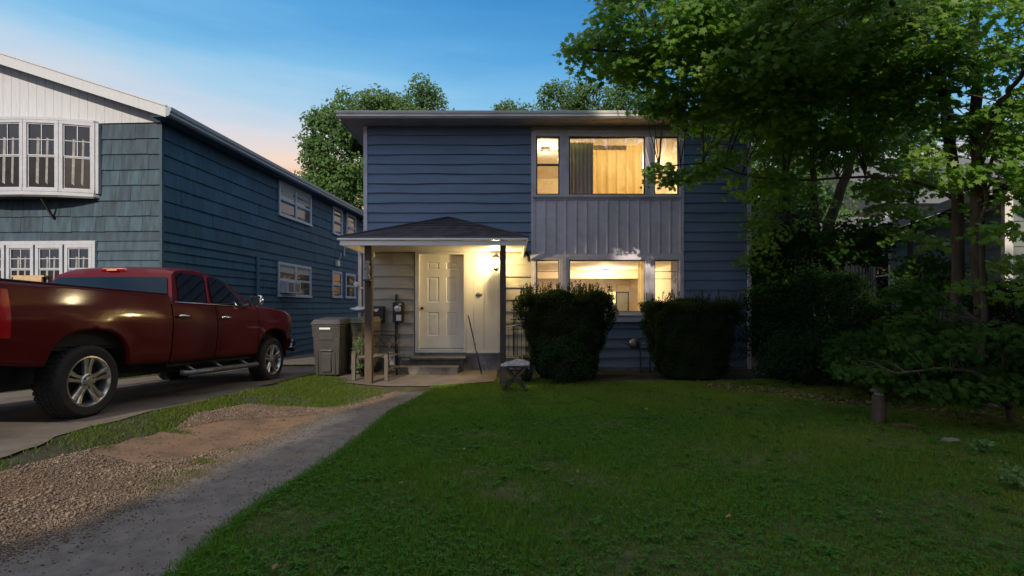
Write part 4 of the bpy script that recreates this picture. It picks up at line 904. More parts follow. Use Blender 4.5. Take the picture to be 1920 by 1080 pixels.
# front windows: curtain strips behind glass
def fwin(M4, w_, z0, z1, name='window', muntin=True, nobot=False):
    """double hung unit in local XY where x 0..w_, outward -y"""
    t = .065
    f = MB(M4); f.box(0, -.05, z1-t, w_, .0, z1); f.box(0, -.06, z0, w_, .0, z0+t); f.box(0, -.05, z0+t, t, .0, z1-t); f.box(w_-t, -.05, z0+t, w_, .0, z1-t)
    W_ = f.build(name, M['nframe'], nh, local=True, bevel=.004)
    zm = (z0+z1)/2; s_ = MB(M4); q = .022; a, b_ = t, w_-t
    for zz0, zz1, yy in ((z0+t, zm, -.02), (zm, z1-t, -.03)):
        s_.box(a, yy, zz0, a+q, yy+.02, zz1); s_.box(b_-q, yy, zz0, b_, yy+.02, zz1); s_.box(a+q, yy, zz0, b_-q, yy+.02, zz0+q); s_.box(a+q, yy, zz1-q, b_-q, yy+.02, zz1)
    zq = (zm+z1-t)/2; s_.box((a+b_)/2-.008, -.024, zm+q, (a+b_)/2+.008, -.014, z1-t-q); s_.box(a+q, -.024, zq-.008, (a+b_)/2-.008, -.014, zq+.008); s_.box((a+b_)/2+.008, -.024, zq-.008, b_-q, -.014, zq+.008)
    s_.build('sash', M['nframe'], W_, local=True)
    p = MB(M4); p.quad((a+q, -.012, zm), (b_-q, -.012, zm), (b_-q, -.012, z1-t), (a+q, -.012, z1-t)); p.build('pane', M['darkglass'], W_, local=True)
    p = MB(M4); p.quad((a+q, -.011, z0+t), (b_-q, -.011, z0+t), (b_-q, -.011, zm), (a+q, -.011, zm)); p.build('screen', M['shadeglass'], W_, local=True)
    c_ = MB(M4)
    for (u0, u1) in ((.28, .42), (.62, .74)):
        x0, x1 = a+(b_-a)*u0, a+(b_-a)*u1
        c_.prism([(x0, -.0135, z0+t+.12), (x1-.02, -.0135, z0+t+.08), (x1, -.0135, zm+(z1-zm)*.5), (x0+.02, -.0135, zm+(z1-zm)*.52)], (0, .001, 0))
    c_.build('curtain', M['curtain'], W_, local=True)
def at(s_, o_, s2, o2):
    """matrix whose x axis runs from plan point (s2) to (s_) : leftmost end first"""
    A = Vector((-s2, -o2, 0)); B = Vector((-s_, -o_, 0)); d = (B-A); L_ = d.length; an = math.atan2(d.y, d.x)
    return Matrix.Translation(A) @ Matrix.Rotation(an, 4, 'Z'), L_
bow = [(1.33, .06), (1.90, .25), (2.53, .35), (3.2, .35), (3.83, .25), (4.4, .06)]
BZ0, BZ1 = 3.62, 5.03
for (a, b_) in zip(bow, bow[1:]):
    M4, L_ = at(a[0], a[1], b_[0], b_[1]); fwin(M4, L_, BZ0, BZ1)
b = MB(); pl = [(-s_, -o_-.055, BZ1) for s_, o_ in bow]+[(-4.46, 0, BZ1), ]; pl = [(-1.27, 0, BZ1)]+pl
b.prism(pl, (0, 0, .05)); b.prism([(x, y, BZ0-.07) for x, y, z in pl], (0, 0, .068)); b.box(-1.33, -.09, BZ0, -1.25, -.0, BZ1); b.build('bay_frame', M['nframe'], nh, local=True)
b = MB(); b.prism([(x, y*.97, BZ0-.075) for x, y, z in pl], (0, 0, -.03)); b.build('bay_floor', M['dark'], nh, local=True)
for sx in (-2.25, -3.6): b = MB(); b.bar((sx, -.02, 3.13), (sx+.0, -.3, 3.52), .035, .035); b.bar((sx, -.02, 3.1), (sx, -.02, 3.55), .03, .03); b.build('bay_bracket', M['dark'], nh, local=True)
for s_ in (1.40, 2.02, 2.64, 3.26, 3.88):
    M4, L_ = at(s_, .03, s_+.58, .03); fwin(M4, L_, 1.62, 2.60)
b = MB(); b.box(-4.52, -.07, 2.601, -1.34, -.0, 2.68); b.box(-4.52, -.09, 1.53, -1.34, -.0, 1.619); b.box(-1.398, -.075, 1.62, -1.34, 0, 2.6); b.build('window_casing', M['nframe'], nh, local=True, bevel=.005)
b = MB(); b.box(-3.0, -.14, 1.5, -2.4, -.1, 1.95); b.box(-3.05, -.14, 1.95, -2.35, -.02, 1.98); b.build('window_box', M['pine'], nh, local=True)

# ---------------------------------------------------------------- right neighbour
RA = math.atan2(1, 3.2)       # wall heads back and to the right
RM = Matrix.Translation((7.85, 8.13, 0)) @ Matrix.Rotation(-RA, 4, 'Z')
rh = thing('pale_house', 'pale clapboard house glimpsed behind the maple trunks on the right', 'house', mat4=RM)
def T2(px):
    r = (px-960)/960; c, s_ = math.cos(RA), math.sin(RA); return (7.85-r*8.13)/(r*c-s_)
EZ = 3.2; RL = 11.0; RW = 7.0
b = MB(); b.box(.0, .0, -.3, RW, RL, EZ); b.build('wall', M['rwall'], rh, local=True)
def clapside(mb, p0, dv, length, z0, z1, e, ov):
    p0 = Vector(p0); dv = Vector(dv); ov = Vector(ov); z = z0
    while z < z1-.01:
        A = p0; B = p0+dv*length; zb = min(z+e, z1); Z = Vector((0,0,1))
        mb.quad(A+ov*.02+Z*z, B+ov*.02+Z*z, B+ov*.004+Z*zb, A+ov*.004+Z*zb); mb.quad(A+Z*z, B+Z*z, B+ov*.02+Z*z, A+ov*.02+Z*z); z += e
b = MB(); clapside(b, (0,0,0), (0,1,0), RL, -.1, EZ, .2, (-1,0,0)); clapside(b, (0,0,0), (1,0,0), RW, -.1, EZ, .2, (0,-1,0)); b.build('siding', M['rwall'], rh, local=True)
b = MB(); b.box(-.035, -.035, -.1, .07, .07, EZ); b.build('corner_trim', M['white'], rh, local=True)
b = MB(); o_ = .35
pts = [(-o_, 0, EZ), (RW/2, 0, EZ+1.5), (RW+o_, 0, EZ)]
b.prism([(-o_, -o_, EZ-.02), (RW/2, -o_, EZ+1.55), (RW/2, -o_, EZ+1.62), (-o_, -o_, EZ+.06)], (0, RL+2*o_, 0)); b.prism([(RW/2, -o_, EZ+1.55), (RW+o_, -o_, EZ-.02), (RW+o_, -o_, EZ+.06), (RW/2, -o_, EZ+1.62)], (0, RL+2*o_, 0)); b.build('roof', M['shingle'], rh, local=True)
b = MB(); b.prism([(.0, -.01, EZ), (RW, -.01, EZ), (RW/2, -.01, EZ+1.5)], (0, .1, 0)); b.build('gable', M['rwall'], rh, local=True)
b = MB(); b.box(-o_-.03, -o_, EZ-.12, -o_, RL+o_, EZ+.05); b.build('fascia', M['sash'], rh, local=True)
yw0, yw1 = T2(1674), T2(1632)
def rwin(y0, y1, z0, z1):
    f = MB(); f.box(-.06, y0, z0, -.012, y0+.09, z1); f.box(-.06, y1-.09, z0, -.012, y1, z1); f.box(-.06, y0+.09, z1-.09, -.012, y1-.09, z1); f.box(-.08, y0+.09, z0, -.012, y1-.09, z0+.08); f.box(-.05, y0+.09, (z0+z1)/2-.02, -.02, y1-.09, (z0+z1)/2+.02)
    w_ = f.build('window', M['white'], rh, local=True); p = MB(); p.quad((-.026, y0+.09, z0+.08), (-.026, y1-.09, z0+.08), (-.026, y1-.09, z1-.09), (-.026, y0+.09, z1-.09)); p.build('pane', M['darkglass'], w_, local=True)
rwin(yw0, yw0+1.1, 1.5, 2.75); rwin(yw0+3.6, yw0+4.6, 1.5, 2.75)
f = MB(); f.box(1.2, -.06, 1.0, 1.3, -.012, 2.5); f.box(2.3, -.06, 1.0, 2.4, -.012, 2.5); f.box(1.3, -.06, 2.4, 2.3, -.012, 2.5); f.box(1.3, -.06, 1.0, 2.3, -.012, 1.1); w_ = f.build('window', M['white'], rh, local=True); p = MB(); p.quad((1.3,-.026,1.1),(2.3,-.026,1.1),(2.3,-.026,2.4),(1.3,-.026,2.4)); p.build('pane', M['darkglass'], w_, local=True)
# house further back on the right with grey roof
t = thing('grey_roofed_house', 'far white house with a pale grey roof seen through the leaves', 'house', (23, 27, 0))
b = MB(); b.box(17.5, 24, -.3, 31, 33, 6.2); b.build('wall', M['nwhite'], t)
b = MB(); b.prism([(17.0, 23.5, 6.1), (17.0, 33.5, 6.1), (17.0, 28.5, 9.6)], (14.5, 0, 0)); b.build('roof', M['roofgrey'], t)
for x in (19, 22, 25): b = MB(); b.box(x, 23.97, 3.6, x+1.1, 24.0-.002, 5.0); w_ = b.build('window', M['darkglass'], t)
t = thing('garage', 'low garage with a sunlit pale roof between the trunks', 'garage', (12.8, 17, 0))
b = MB(); b.box(11.0, 17.5, -.2, 14.6, 22, 3.0); b.build('wall', M['nwhite'], t)
b = MB(); b.prism([(10.7, 17.2, 3.0), (14.9, 17.2, 3.0), (14.9, 19.7, 4.7), (10.7, 19.7, 4.7)], (0, .04, .1)); b.prism([(10.7, 22.3, 3.0), (14.9, 22.3, 3.0), (14.9, 19.75, 4.7), (10.7, 19.75, 4.7)], (0, .04, .1)); b.build('roof', M['roofgrey'], t)
# ---------------------------------------------------------------- pickup truck; local: x forward, y to its left, z up; origin = right body side at the rear axle on the ground
TA = math.atan2(3.7, .22); TP = .028
TM = Matrix.Translation((-4.44, 5.4, .175)) @ Matrix.Rotation(TA, 4, 'Z') @ Matrix.Rotation(TP+.012, 4, 'Y')
tk = thing('pickup_truck', 'dark red crew cab pickup truck parked on the drive facing the bins', 'pickup truck', mat4=TM)
def ip(x, xs_, ys_): return float(np.interp(x, xs_, ys_))
AX = (0.0, 3.70); AR = .52; AZ = .42
def off(s, z):
    o = ip(z, [.42,.5,.62,.8,.95,1.02,1.08,1.16,1.27,1.38], [.10,.05,.024,.010,.004,.004,.010,.022,.046,.07])
    if s > 3.9: o += ((s-3.9)/.75)**2.2*.17
    if s < -1.0: o += ((-1.0-s)/.25)**2*.05
    for a in AX:
        r = math.hypot(s-a, z-AZ)
        if AR-.01 < r < AR+.2: o -= .016*(1-(r-AR)/.2)**2
    return o
def archz(s, base, R=AR):
    for a in AX:
        u = abs(s-a)/R
        if u < 1: return max(base, AZ+R*(1-u**2.6)**(1/2.6)*.98)
    return base
def panel(s0, s1, top, base, side, rows=18, st=.035, R=AR):
    ss = list(np.arange(s0, s1, st))+[s1]
    for a in AX:
        for k in range(25):
            q = a-R*math.cos(math.pi*k/24)
            if s0 < q < s1: ss.append(q)
    ss = sorted(set(round(float(x), 4) for x in ss)); P = []
    for s in ss:
        zb = archz(s, base(s), R); zt = top(s); r = []
        zz = [zb+(zt-zb)*k/rows for k in range(rows+1)]
        y_in = off(s, zb)+.07
        r.append((s, y_in, zb+.004))
        r += [(s, off(s, z), z) for z in zz]
        r.append((s, off(s, zt)+.03, zt+.008))
        if side < 0: r = [(x, 2.0-y, z) for x, y, z in r][::-1]
        P.append(r)
    return P
hood = lambda s: ip(s, [3.0,3.3,3.7,4.1,4.35,4.55,4.66], [1.285,1.305,1.30,1.262,1.225,1.17,1.08])
for side in (1, -1):
    m = MB(); m.grid(panel(-1.24, 1.165, lambda s: 1.375, lambda s: ip(s, [-1.24,-.6,.6,1.2], [.66,.58,.52,.5]), side)); m.build('bed_side', M['paint'], tk, local=True, smooth=True)
    m = MB(); m.grid(panel(3.19, 4.64, lambda s: hood(s)-.012, lambda s: ip(s, [3.2,4.2,4.64], [.5,.5,.62]), side)); m.build('front_fender', M['paint'], tk, local=True, smooth=True)
    for (a, b_) in ((1.185, 2.075), (2.09, 3.175)):
        m = MB(); m.grid(panel(a, b_, lambda s: 1.272, lambda s: .50, side)); d = m.build('door', M['paint'], tk, local=True, smooth=True)
        hx_ = a+.06; sg = 1 if side > 0 else -1; Y = lambda y: y if side > 0 else 2.0-y
        m = MB(); m.tube([(hx_, Y(-.005), 1.10), (hx_+.02, Y(-.03), 1.105), (hx_+.11, Y(-.038), 1.107), (hx_+.2, Y(-.03), 1.105), (hx_+.22, Y(-.005), 1.10)], [.014,.018,.019,.018,.014], 8); m.build('handle', M['chrome'], d, local=True, smooth=True)
# dark seams behind the panel gaps
m = MB(); m.box(1.13, .09, .5, 1.22, 1.91, 1.27); m.box(2.05, .075, .5, 2.12, 1.925, 1.25); m.box(3.15, .08, .5, 3.24, 1.92, 1.25)
m.box(-1.0, .28, .35, 4.3, 1.72, .62); m.box(1.2, .11, .44, 3.2, 1.89, .62)
for a in AX: m.box(a-.6, .36, .4, a+.6, 1.64, 1.1)
m.box(3.3, .2, .6, 4.5, 1.8, 1.1)
m.build('chassis', M['undercar'], tk, local=True)
for a in AX:
    for y0, y1 in ((.08, .36), (1.64, 1.92)):
        m = MB(); P = []
        for k in range(17):
            an = math.pi*k/16; P.append([(a-math.cos(an)*.56, y0, AZ+math.sin(an)*.56), (a-math.cos(an)*.56, y1, AZ+math.sin(an)*.56)])
        m.grid(P); m.build('wheel_well', M['undercar'], tk, local=True, smooth=True)
# bed interior, rails, tailgate
m = MB(); m.box(-1.22, .12, .72, 1.12, 1.88, .76); m.box(-1.2, .095, .76, 1.12, .13, 1.36); m.box(-1.2, 1.87, .76, 1.12, 1.905, 1.36); m.box(1.08, .13, .76, 1.12, 1.87, 1.36); m.build('bed_liner', M['undercar'], tk, local=True)
for y_ in (.065, 1.85): m = MB(); m.box(-1.24, y_, 1.377, 1.16, y_+.085, 1.395); m.build('bed_rail_cap', M['undercar'], tk, local=True, bevel=.008)
m = MB(); P = []
for j in range(25):
    y = .1+1.8*j/24; P.append([(-1.22-.03*(1-((y-1)/.9)**4)-dx, y, z) for z, dx in ((.64, 0), (.8, .015), (1.0, .01), (1.2, .02), (1.33, .035), (1.375, .02), (1.38, -.04))])
m.grid(P); m.build('tailgate', M['paint'], tk, local=True, smooth=True)
for side in (1, -1):
    Y = (lambda y: y) if side > 0 else (lambda y: 2.0-y)
    m = MB(); P = []
    for z in np.linspace(.86, 1.30, 8): P.append([(-.86, Y(off(-.86, z)-.010), z), (-1.0, Y(off(-1.0, z)-.012), z), (-1.18, Y(off(-1.18, z)-.012), z), (-1.235, Y(off(-1.2, z)+.0), z), (-1.262, Y(.10), z), (-1.265, Y(.20), z)])
    if side < 0: P = [r[::-1] for r in P]
    m.grid(P); m.build('tail_light', M['redlens'], tk, local=True, smooth=True)
m = MB(); m.box(-1.40, .12, .54, -1.24, 1.88, .72); m.box(-1.36, .02, .55, -1.15, .12, .71); m.box(-1.36, 1.88, .55, -1.15, 1.98, .71); m.build('rear_bumper', M['chrome'], tk, local=True, bevel=.02)
# cab upper body
def inset(z): return .055+max(0, (z-1.27))*.36
OUT = [(1.20,1.262),(1.225,1.30),(1.36,1.655),(1.40,1.70),(1.47,1.735),(1.6,1.765),(1.85,1.785),(2.1,1.778),(2.3,1.752),(2.45,1.705),(2.62,1.615),(2.85,1.46),(3.05,1.325),(3.14,1.265)]
P = []
for (s, z) in OUT:
    i0 = inset(z)+(.02 if z > 1.7 else 0); r = []
    for k in range(17):
        u = k/16; y = i0+(2-2*i0)*u; c = 1-(2*u-1)**2
        edge = .022*max(0, 1-min(u, 1-u)/.06)*(z > 1.6)
        r.append((s+(.05*c if s > 2.2 else -.03*c if s < 1.45 else 0)*(1 if z > 1.29 else .5), y, z+(.03*c-edge)*(1 if z > 1.68 else 0)))
    P.append(r)
m = MB(); m.grid(P)
for sd in (0, -1):
    pts = [(r[sd][0], r[sd][1], r[sd][2]) for r in P]; n = len(pts)
    lo = [(p[0], inset(1.262) if sd == 0 else 2-inset(1.262), 1.262) for p in pts]
    m.grid([pts, lo])
cab = m.build('cab', M['paint'], tk, local=True, smooth=True, angle=35, weld=True)
def glassp(pts, name, th=.006, matn='cargrass', parent=None):
    for side in (1, -1):
        q = [(s, (inset(z)-th) if side > 0 else 2-(inset(z)-th), z) for s, z in pts]
        if side < 0: q = q[::-1]
        m = MB(); m.poly(q); o = m.build(name, M[matn], tk, local=True)
glassp([(1.33,1.30),(1.90,1.30),(2.01,1.705),(1.50,1.70),(1.455,1.665)], 'side_window'); glassp([(2.03,1.30),(2.90,1.298),(2.80,1.44),(2.60,1.585),(2.42,1.672),(2.25,1.706),(2.125,1.708)], 'side_window')
for side in (1, -1):
    q = lambda s, z, o_=.012: (s, (inset(z)-o_) if side > 0 else 2-(inset(z)-o_), z)
    m = MB(); m.tube([q(1.24,1.288), q(2.0,1.290), q(2.94,1.288)], .008, 6); m.build('window_trim', M['chrome'], tk, local=True)
    m = MB(); m.bar(q(1.945,1.30,.010), q(2.065,1.705,.010), .03, .012, (0,1,0)); m.build('pillar_trim', M['paint'], tk, local=True)
# rear window + windscreen
def cross(s0, z0, s1, z1, push, name, yk=(.16, .84), matn='cargrass', rnd=True):
    P = []
    for i in range(5):
        t = i/4; s, z = s0+(s1-s0)*t, z0+(z1-z0)*t; i0 = inset(z)+.05; r = []
        for k in range(17):
            u = k/16; y = i0+(2-2*i0)*u; c = 1-(2*((y-inset(z))/(2-2*inset(z)))-1)**2
            r.append((s+(.05*c if push > 0 else -.03*c)+push, y, z))
        P.append(r)
    m = MB(); m.grid(P); m.build(name, M[matn], tk, local=True, smooth=True)
cross(1.248, 1.36, 1.345, 1.625, -.014, 'rear_window'); cross(3.03, 1.335, 2.50, 1.675, .022, 'windscreen')
m = MB(); m.prism([(1.352, .82, 1.705), (1.352, 1.18, 1.705), (1.33, 1.16, 1.735), (1.33, .84, 1.735)], (.05, 0, .02)); m.build('third_brake_light', M['redlens'], tk, local=True, bevel=.006)
m = MB(); m.box(1.325, .93, 1.712, 1.336, 1.07, 1.732); m.build('cargo_lamp', M['amber'], tk, local=True)
# bonnet, cowl
P = []
for s in np.linspace(3.1, 4.62, 22):
    r = []
    for k in range(21):
        y0 = off(s, hood(s))+.028; y = y0+(2-2*y0)*k/20; u = abs((y-1)/(1-y0)); r.append((s+.10*(1-u*u)*max(0, (s-4.2)/.42), y, hood(s)-.005+.045*(1-u**4)-(.012 if .45 < u < .55 else 0)))
    P.append(r)
m = MB(); m.grid(P); m.build('bonnet', M['paint'], tk, local=True, smooth=True)
# front
m = MB(); m.box(4.5, .25, .62, 4.66, 1.75, 1.08); m.build('grille', M['undercar'], tk, local=True, bevel=.03)
m = MB()
for z in (.74, .90, 1.04): m.box(4.66, .3, z, 4.70, 1.7, z+.045)
m.build('grille_bars', M['chrome'], tk, local=True, bevel=.01)
for side in (1, -1):
    Y = (lambda y: y) if side > 0 else (lambda y: 2.0-y)
    P = []
    for z in (.86, .95, 1.04, 1.11): P.append([(4.42, Y(off(4.42, z)-.008), z), (4.52, Y(off(4.52, z)-.008), z), (4.62, Y(off(4.62, z)+.01), z), (4.68, Y(.3), z), (4.69, Y(.42), z)])
    if side < 0: P = [r[::-1] for r in P]
    m = MB(); m.grid(P); m.build('headlight', M['headlens'], tk, local=True, smooth=True)
    m = MB(); m.tube([(2.82, Y(.07), 1.30), (2.84, Y(-.02), 1.325)], .022, 8); m.build('mirror_arm', M['undercar'], tk, local=True)
    m = MB(); m.sphere((2.86, Y(-.12), 1.39), .07, .12, .125, 20, 14); m.v = [(max(x, 2.825), y, min(max(z, 1.30), 1.475)) for x, y, z in m.v]; mi = m.build('wing_mirror', M['chrome'], tk, local=True, smooth=True, angle=40); m = MB(); m.box(2.815, min(Y(-.20), Y(-.04)), 1.32, 2.8235, max(Y(-.20), Y(-.04)), 1.455); m.build('mirror_glass', M['darkglass'], mi, local=True, bevel=.003)
m = MB(); P = []
for k in range(21):
    u = k/20*2-1; y = 1+u*.97; x = 4.80-.30*abs(u)**4; P.append([(x-.08, y, .50), (x, y, .52), (x+.015, y, .62), (x, y, .73), (x-.08, y, .75)])
m.grid(P); m.build('front_bumper', M['chrome'], tk, local=True, smooth=True)
for side in (1, -1):
    Y = (lambda y: y) if side > 0 else (lambda y: 2.0-y)
    m = MB(); m.tube([(1.35, Y(.03), .36), (1.4, Y(-.045), .345), (3.05, Y(-.045), .345), (3.12, Y(.03), .36)], .038, 10)
    for s in (1.6, 2.2, 2.85): m.tube([(s, Y(-.03), .35), (s, Y(.2), .47)], .02, 6)
    m.build('running_board', M['steel'], tk, local=True, smooth=True)
# wheels
def wheel(cx, side):
    yo = .03 if side > 0 else 1.97; sg = 1 if side > 0 else -1; c = (cx, yo, .385)
    R, Rr, wd = .385, .262, .245
    root = MB(); prof = [(Rr, .0), (Rr+.015, -.008), (R-.04, -.012), (R-.012, .006), (R, .03), (R, wd-.03), (R-.012, wd), (R-.05, wd+.01), (Rr, wd)]
    root.lathe([(r, h*sg) for r, h in prof], c, 'y', n=48)
    # tread blocks
    for k in range(44):
        an = 2*math.pi*k/44
        for j, yy in enumerate((.03, .085, .14, .195)):
            a = an+(.04 if j % 2 else 0); ct, st_ = math.cos(a), math.sin(a); ct2, st2 = math.cos(a+.09), math.sin(a+.09); y0, y1 = yo+sg*yy, yo+sg*(yy+.042)
            p = [(cx+ct*(R-.004), y0, .385+st_*(R-.004)), (cx+ct2*(R-.004), y0, .385+st2*(R-.004)), (cx+ct2*(R-.004), y1, .385+st2*(R-.004)), (cx+ct*(R-.004), y1, .385+st_*(R-.004)),
                 (cx+ct*(R+.008), y0, .385+st_*(R+.008)), (cx+ct2*(R+.008), y0, .385+st2*(R+.008)), (cx+ct2*(R+.008), y1, .385+st2*(R+.008)), (cx+ct*(R+.008), y1, .385+st_*(R+.008))]
            root.hexa(p)
    wh = root.build('wheel', M['tyre'], tk, local=True, smooth=True, angle=35)
    m = MB(); m.lathe([(r, h*sg) for r, h in ((Rr+.004, .0), (Rr+.004, -.006), (Rr-.008, -.008), (Rr-.018, .008), (Rr-.03, .05), (Rr-.035, .2))], c, 'y', n=48)
    # five double spokes
    for k in range(5):
        a = math.radians(90+72*k)
        for d in (-1, 1):
            q = []
            for rr, ww, aa, yy in ((.055, .022, .30, .02), (.16, .018, .16, .015), (Rr-.016, .03, .165, .0)):
                an = a+d*aa; ct, st_ = math.cos(an), math.sin(an); px_, pz_ = -st_, ct
                q.append([(cx+ct*rr+px_*w_, yo+sg*(yy+dy), .385+st_*rr+pz_*w_) for w_, dy in ((-ww, .012), (-ww*.6, -.004), (ww*.6, -.004), (ww, .012), (ww, .04), (-ww, .04))])
            for u, v in zip(q, q[1:]):
                m.grid([u+[u[0]], v+[v[0]]])
    m.lathe([(r, h*sg) for r, h in ((.085, .05), (.085, .015), (.075, .006), (.04, .004), (.038, -.008), (.0, -.01))], c, 'y', n=24)
    m.build('rim', M['rim'], wh, local=True, smooth=True, angle=35)
    m = MB()
    for k in range(6): an = math.radians(60*k+30); m.lathe([(.0,.0*sg),(.011,.0),(.013,.02*sg)], (cx+math.cos(an)*.06, yo-.002*sg+.004*sg, .385+math.sin(an)*.06), 'y', n=8)
    m.build('wheel_nuts', M['dark'], wh, local=True)
    m = MB(); m.lathe([(r, h*sg) for r, h in ((Rr-.03, .09), (.0, .09))], c, 'y', n=32); m.build('brake_disc', M['undercar'], wh, local=True)
for a in AX:
    for side in (1, -1): wheel(a, side)
# ---------------------------------------------------------------- foliage
def arr(c): return np.array(c, float)
maple_t = np.array([(0,.12,0)]+[(x, y, -.18*abs(x)-.25*max(0, y-.5)) for x, y in ((0,-.05),(.32,-.22),(.30,.0),(.78,.18),(.40,.32),(.48,.72),(.16,.62),(0,1.1),(-.16,.62),(-.48,.72),(-.40,.32),(-.78,.18),(-.30,.0),(-.32,-.22))])
maple_f = np.array([(0, i, i % 14+1) for i in range(1, 15)])
simple_t = np.array([(0,0,0),(.38,.45,-.1),(0,1,-.12),(-.38,.45,-.1),(0,.5,.06)]); simple_f = np.array([(4,0,1),(4,1,2),(4,2,3),(4,3,0)])
tiny_t = np.array([(0,0,0),(.3,.5,.04),(0,1,0),(-.3,.5,.04)]); tiny_f = np.array([(0,1,2),(0,2,3)])
def leaves(name, P, Nn, S, tmpl, faces, matl, parent, tint=None, dirv=None, label=None):
    n = len(P); Nn = Nn/np.linalg.norm(Nn, axis=1, keepdims=True)
    if dirv is None: dirv = RNG.normal(0, 1, (n, 3))
    a = dirv-(dirv*Nn).sum(1, keepdims=True)*Nn; a /= np.linalg.norm(a, axis=1, keepdims=True)+1e-9; b = np.cross(a, Nn)
    V = P[:, None]+S[:, None, None]*(tmpl[None, :, 0:1]*b[:, None]+tmpl[None, :, 1:2]*a[:, None]+tmpl[None, :, 2:3]*Nn[:, None]*RNG.uniform(.3, 1.6, (n, 1, 1)))
    Fc = (faces[None]+len(tmpl)*np.arange(n)[:, None, None]).reshape(-1, 3)
    if tint is None: tint = RNG.uniform(0, 1, n)
    me = np_mesh(name, V.reshape(-1, 3), Fc, np.repeat(tint, len(faces)))
    return link(name, me, matl, parent)
def ell(c, r, n, shell=.5):
    """points in an ellipsoid, biased to its outside"""
    d = RNG.normal(0, 1, (n, 3)); d /= np.linalg.norm(d, axis=1, keepdims=True); u = RNG.uniform(0, 1, n)**(1/3); u = shell+(1-shell)*u
    return arr(c)+d*u[:, None]*arr(r), d
def spray_crown(tips, per, rad, flat=.35, droop=.25, size=(.05, .075), tbase=None):
    """leaves in flattened sprays about each twig tip; returns P, N, S, tint"""
    n = len(tips)*per; idx = np.repeat(np.arange(len(tips)), per); q = RNG.normal(0, 1, (n, 3)); q *= (RNG.uniform(.15, 1, (n, 1))**.5*1.5)/np.linalg.norm(q, axis=1, keepdims=True); q *= arr([rad, rad, rad*flat])
    q[:, 2] -= droop*(q[:, 0]**2+q[:, 1]**2)/rad
    P = tips[idx]+q; Nn = RNG.normal(0, .42, (n, 3))+arr([-.1, -.75, .65]); S = RNG.uniform(size[0], size[1], n)
    tb = RNG.uniform(0, 1, len(tips)) if tbase is None else tbase
    T = np.clip(.6*tb[idx]+.4*RNG.uniform(0, 1, n), 0, 1)
    return P, Nn, S, T
DOWN = lambda n: RNG.normal(0, .7, (n, 3))+arr([0, -.2, -.9])
def limbs(mb, base_pts, tips, r0=.05, nmax=200, seg=4):
    """thin branches from the nearest skeleton point to each tip"""
    B = arr(base_pts)
    for t in tips[:nmax]:
        d = np.linalg.norm(B-t, axis=1)+np.maximum(0, B[:, 2]-t[2])*1.2; b = B[int(np.argmin(d))]; L_ = np.linalg.norm(t-b)
        mid = (b+t)/2+arr([0, 0, .12*L_])+RNG.normal(0, .05*L_, 3); q1 = b*.5+mid*.5; q2 = mid*.5+t*.5+arr([0, 0, .03*L_])
        r = r0*min(1, .3+L_*.25); mb.tube([b, q1, mid, q2, t], [r, r*.75, r*.55, r*.35, r*.15], 5, caps=False)
def trunk_line(pts, n=14, jit=.03):
    out = []
    for i in range(n+1):
        t = i/n*(len(pts)-1); k = min(int(t), len(pts)-2); u = t-k; p = [pts[k][j]*(1-u)+pts[k+1][j]*u for j in range(3)]
        out.append((p[0]+jit*wob(i*.9), p[1]+jit*wob(i*.7+3), p[2]))
    return out
def tree(name, lab, trunks, ells, ntips, per, rad, size, tmpl, fcs, leafm, group=None, cat='tree', flat=.35, droop=.25, twig=.03, shell=.55, nlimb=160, barkm='bark', extra=None, cut=None):
    base = trunks[0][0][0]; t = thing(name, lab, cat, base, group); mb = MB(); sk = []
    for pts, r0, r1 in trunks:
        pl = trunk_line(pts); rs = [r0+(r1-r0)*(i/(len(pl)-1))**.8 for i in range(len(pl))]
        rs[0] *= 1.35; mb.tube(pl, rs, 12); sk += pl[2:]
    tot = sum(e[1][0]*e[1][1]*e[1][2]*(e[2] if len(e) > 2 else 1) for e in ells)**1.0; tips = []
    for e in ells:
        k = max(3, int(ntips*e[1][0]*e[1][1]*e[1][2]*(e[2] if len(e) > 2 else 1)/tot)); p, _ = ell(e[0], e[1], k, shell); tips.append(p)
    tips = np.concatenate(tips)
    if extra is not None: tips = np.concatenate([tips, arr(extra)])
    if cut is not None: tips = tips[cut(tips)]
    RNG.shuffle(tips)
    limbs(mb, sk, tips, twig, nlimb); mb.build('trunk', M[barkm], t, smooth=True)
    P, Nn, S, T = spray_crown(tips, per, rad, flat, droop, size)
    m = P[:, 2] > .03
    if cut is not None: m &= cut(P)
    leaves('crown', P[m], Nn[m], S[m], tmpl, fcs, leafm, t, T[m], DOWN(int(m.sum()))); return t
def EP(px, py, d, rx, ry, rd, w=1.0):
    c = W(px, py, d); return ((c.x, c.y, c.z), (rx*d/F, rd, ry*d/F), w)
# keep foliage out of the house
def clear_house(P):
    inh = (P[:, 0] > HL-.1) & (P[:, 0] < HR+.12) & (P[:, 1] > D-.35) & (P[:, 2] < ZS+.3)
    eave = (P[:, 0] > EX0-.15) & (P[:, 0] < EX1+.15) & (P[:, 1] > EY-.25) & (P[:, 2] < ZS+.9) & (P[:, 2] > ZS-.2)
    # stay clear of the camera
    cam = np.linalg.norm(P-arr([0, 0, CH]), axis=1) < 2.2
    return ~(inh | eave | cam)
w3 = lambda px, py, d: tuple(W(px, py, d))
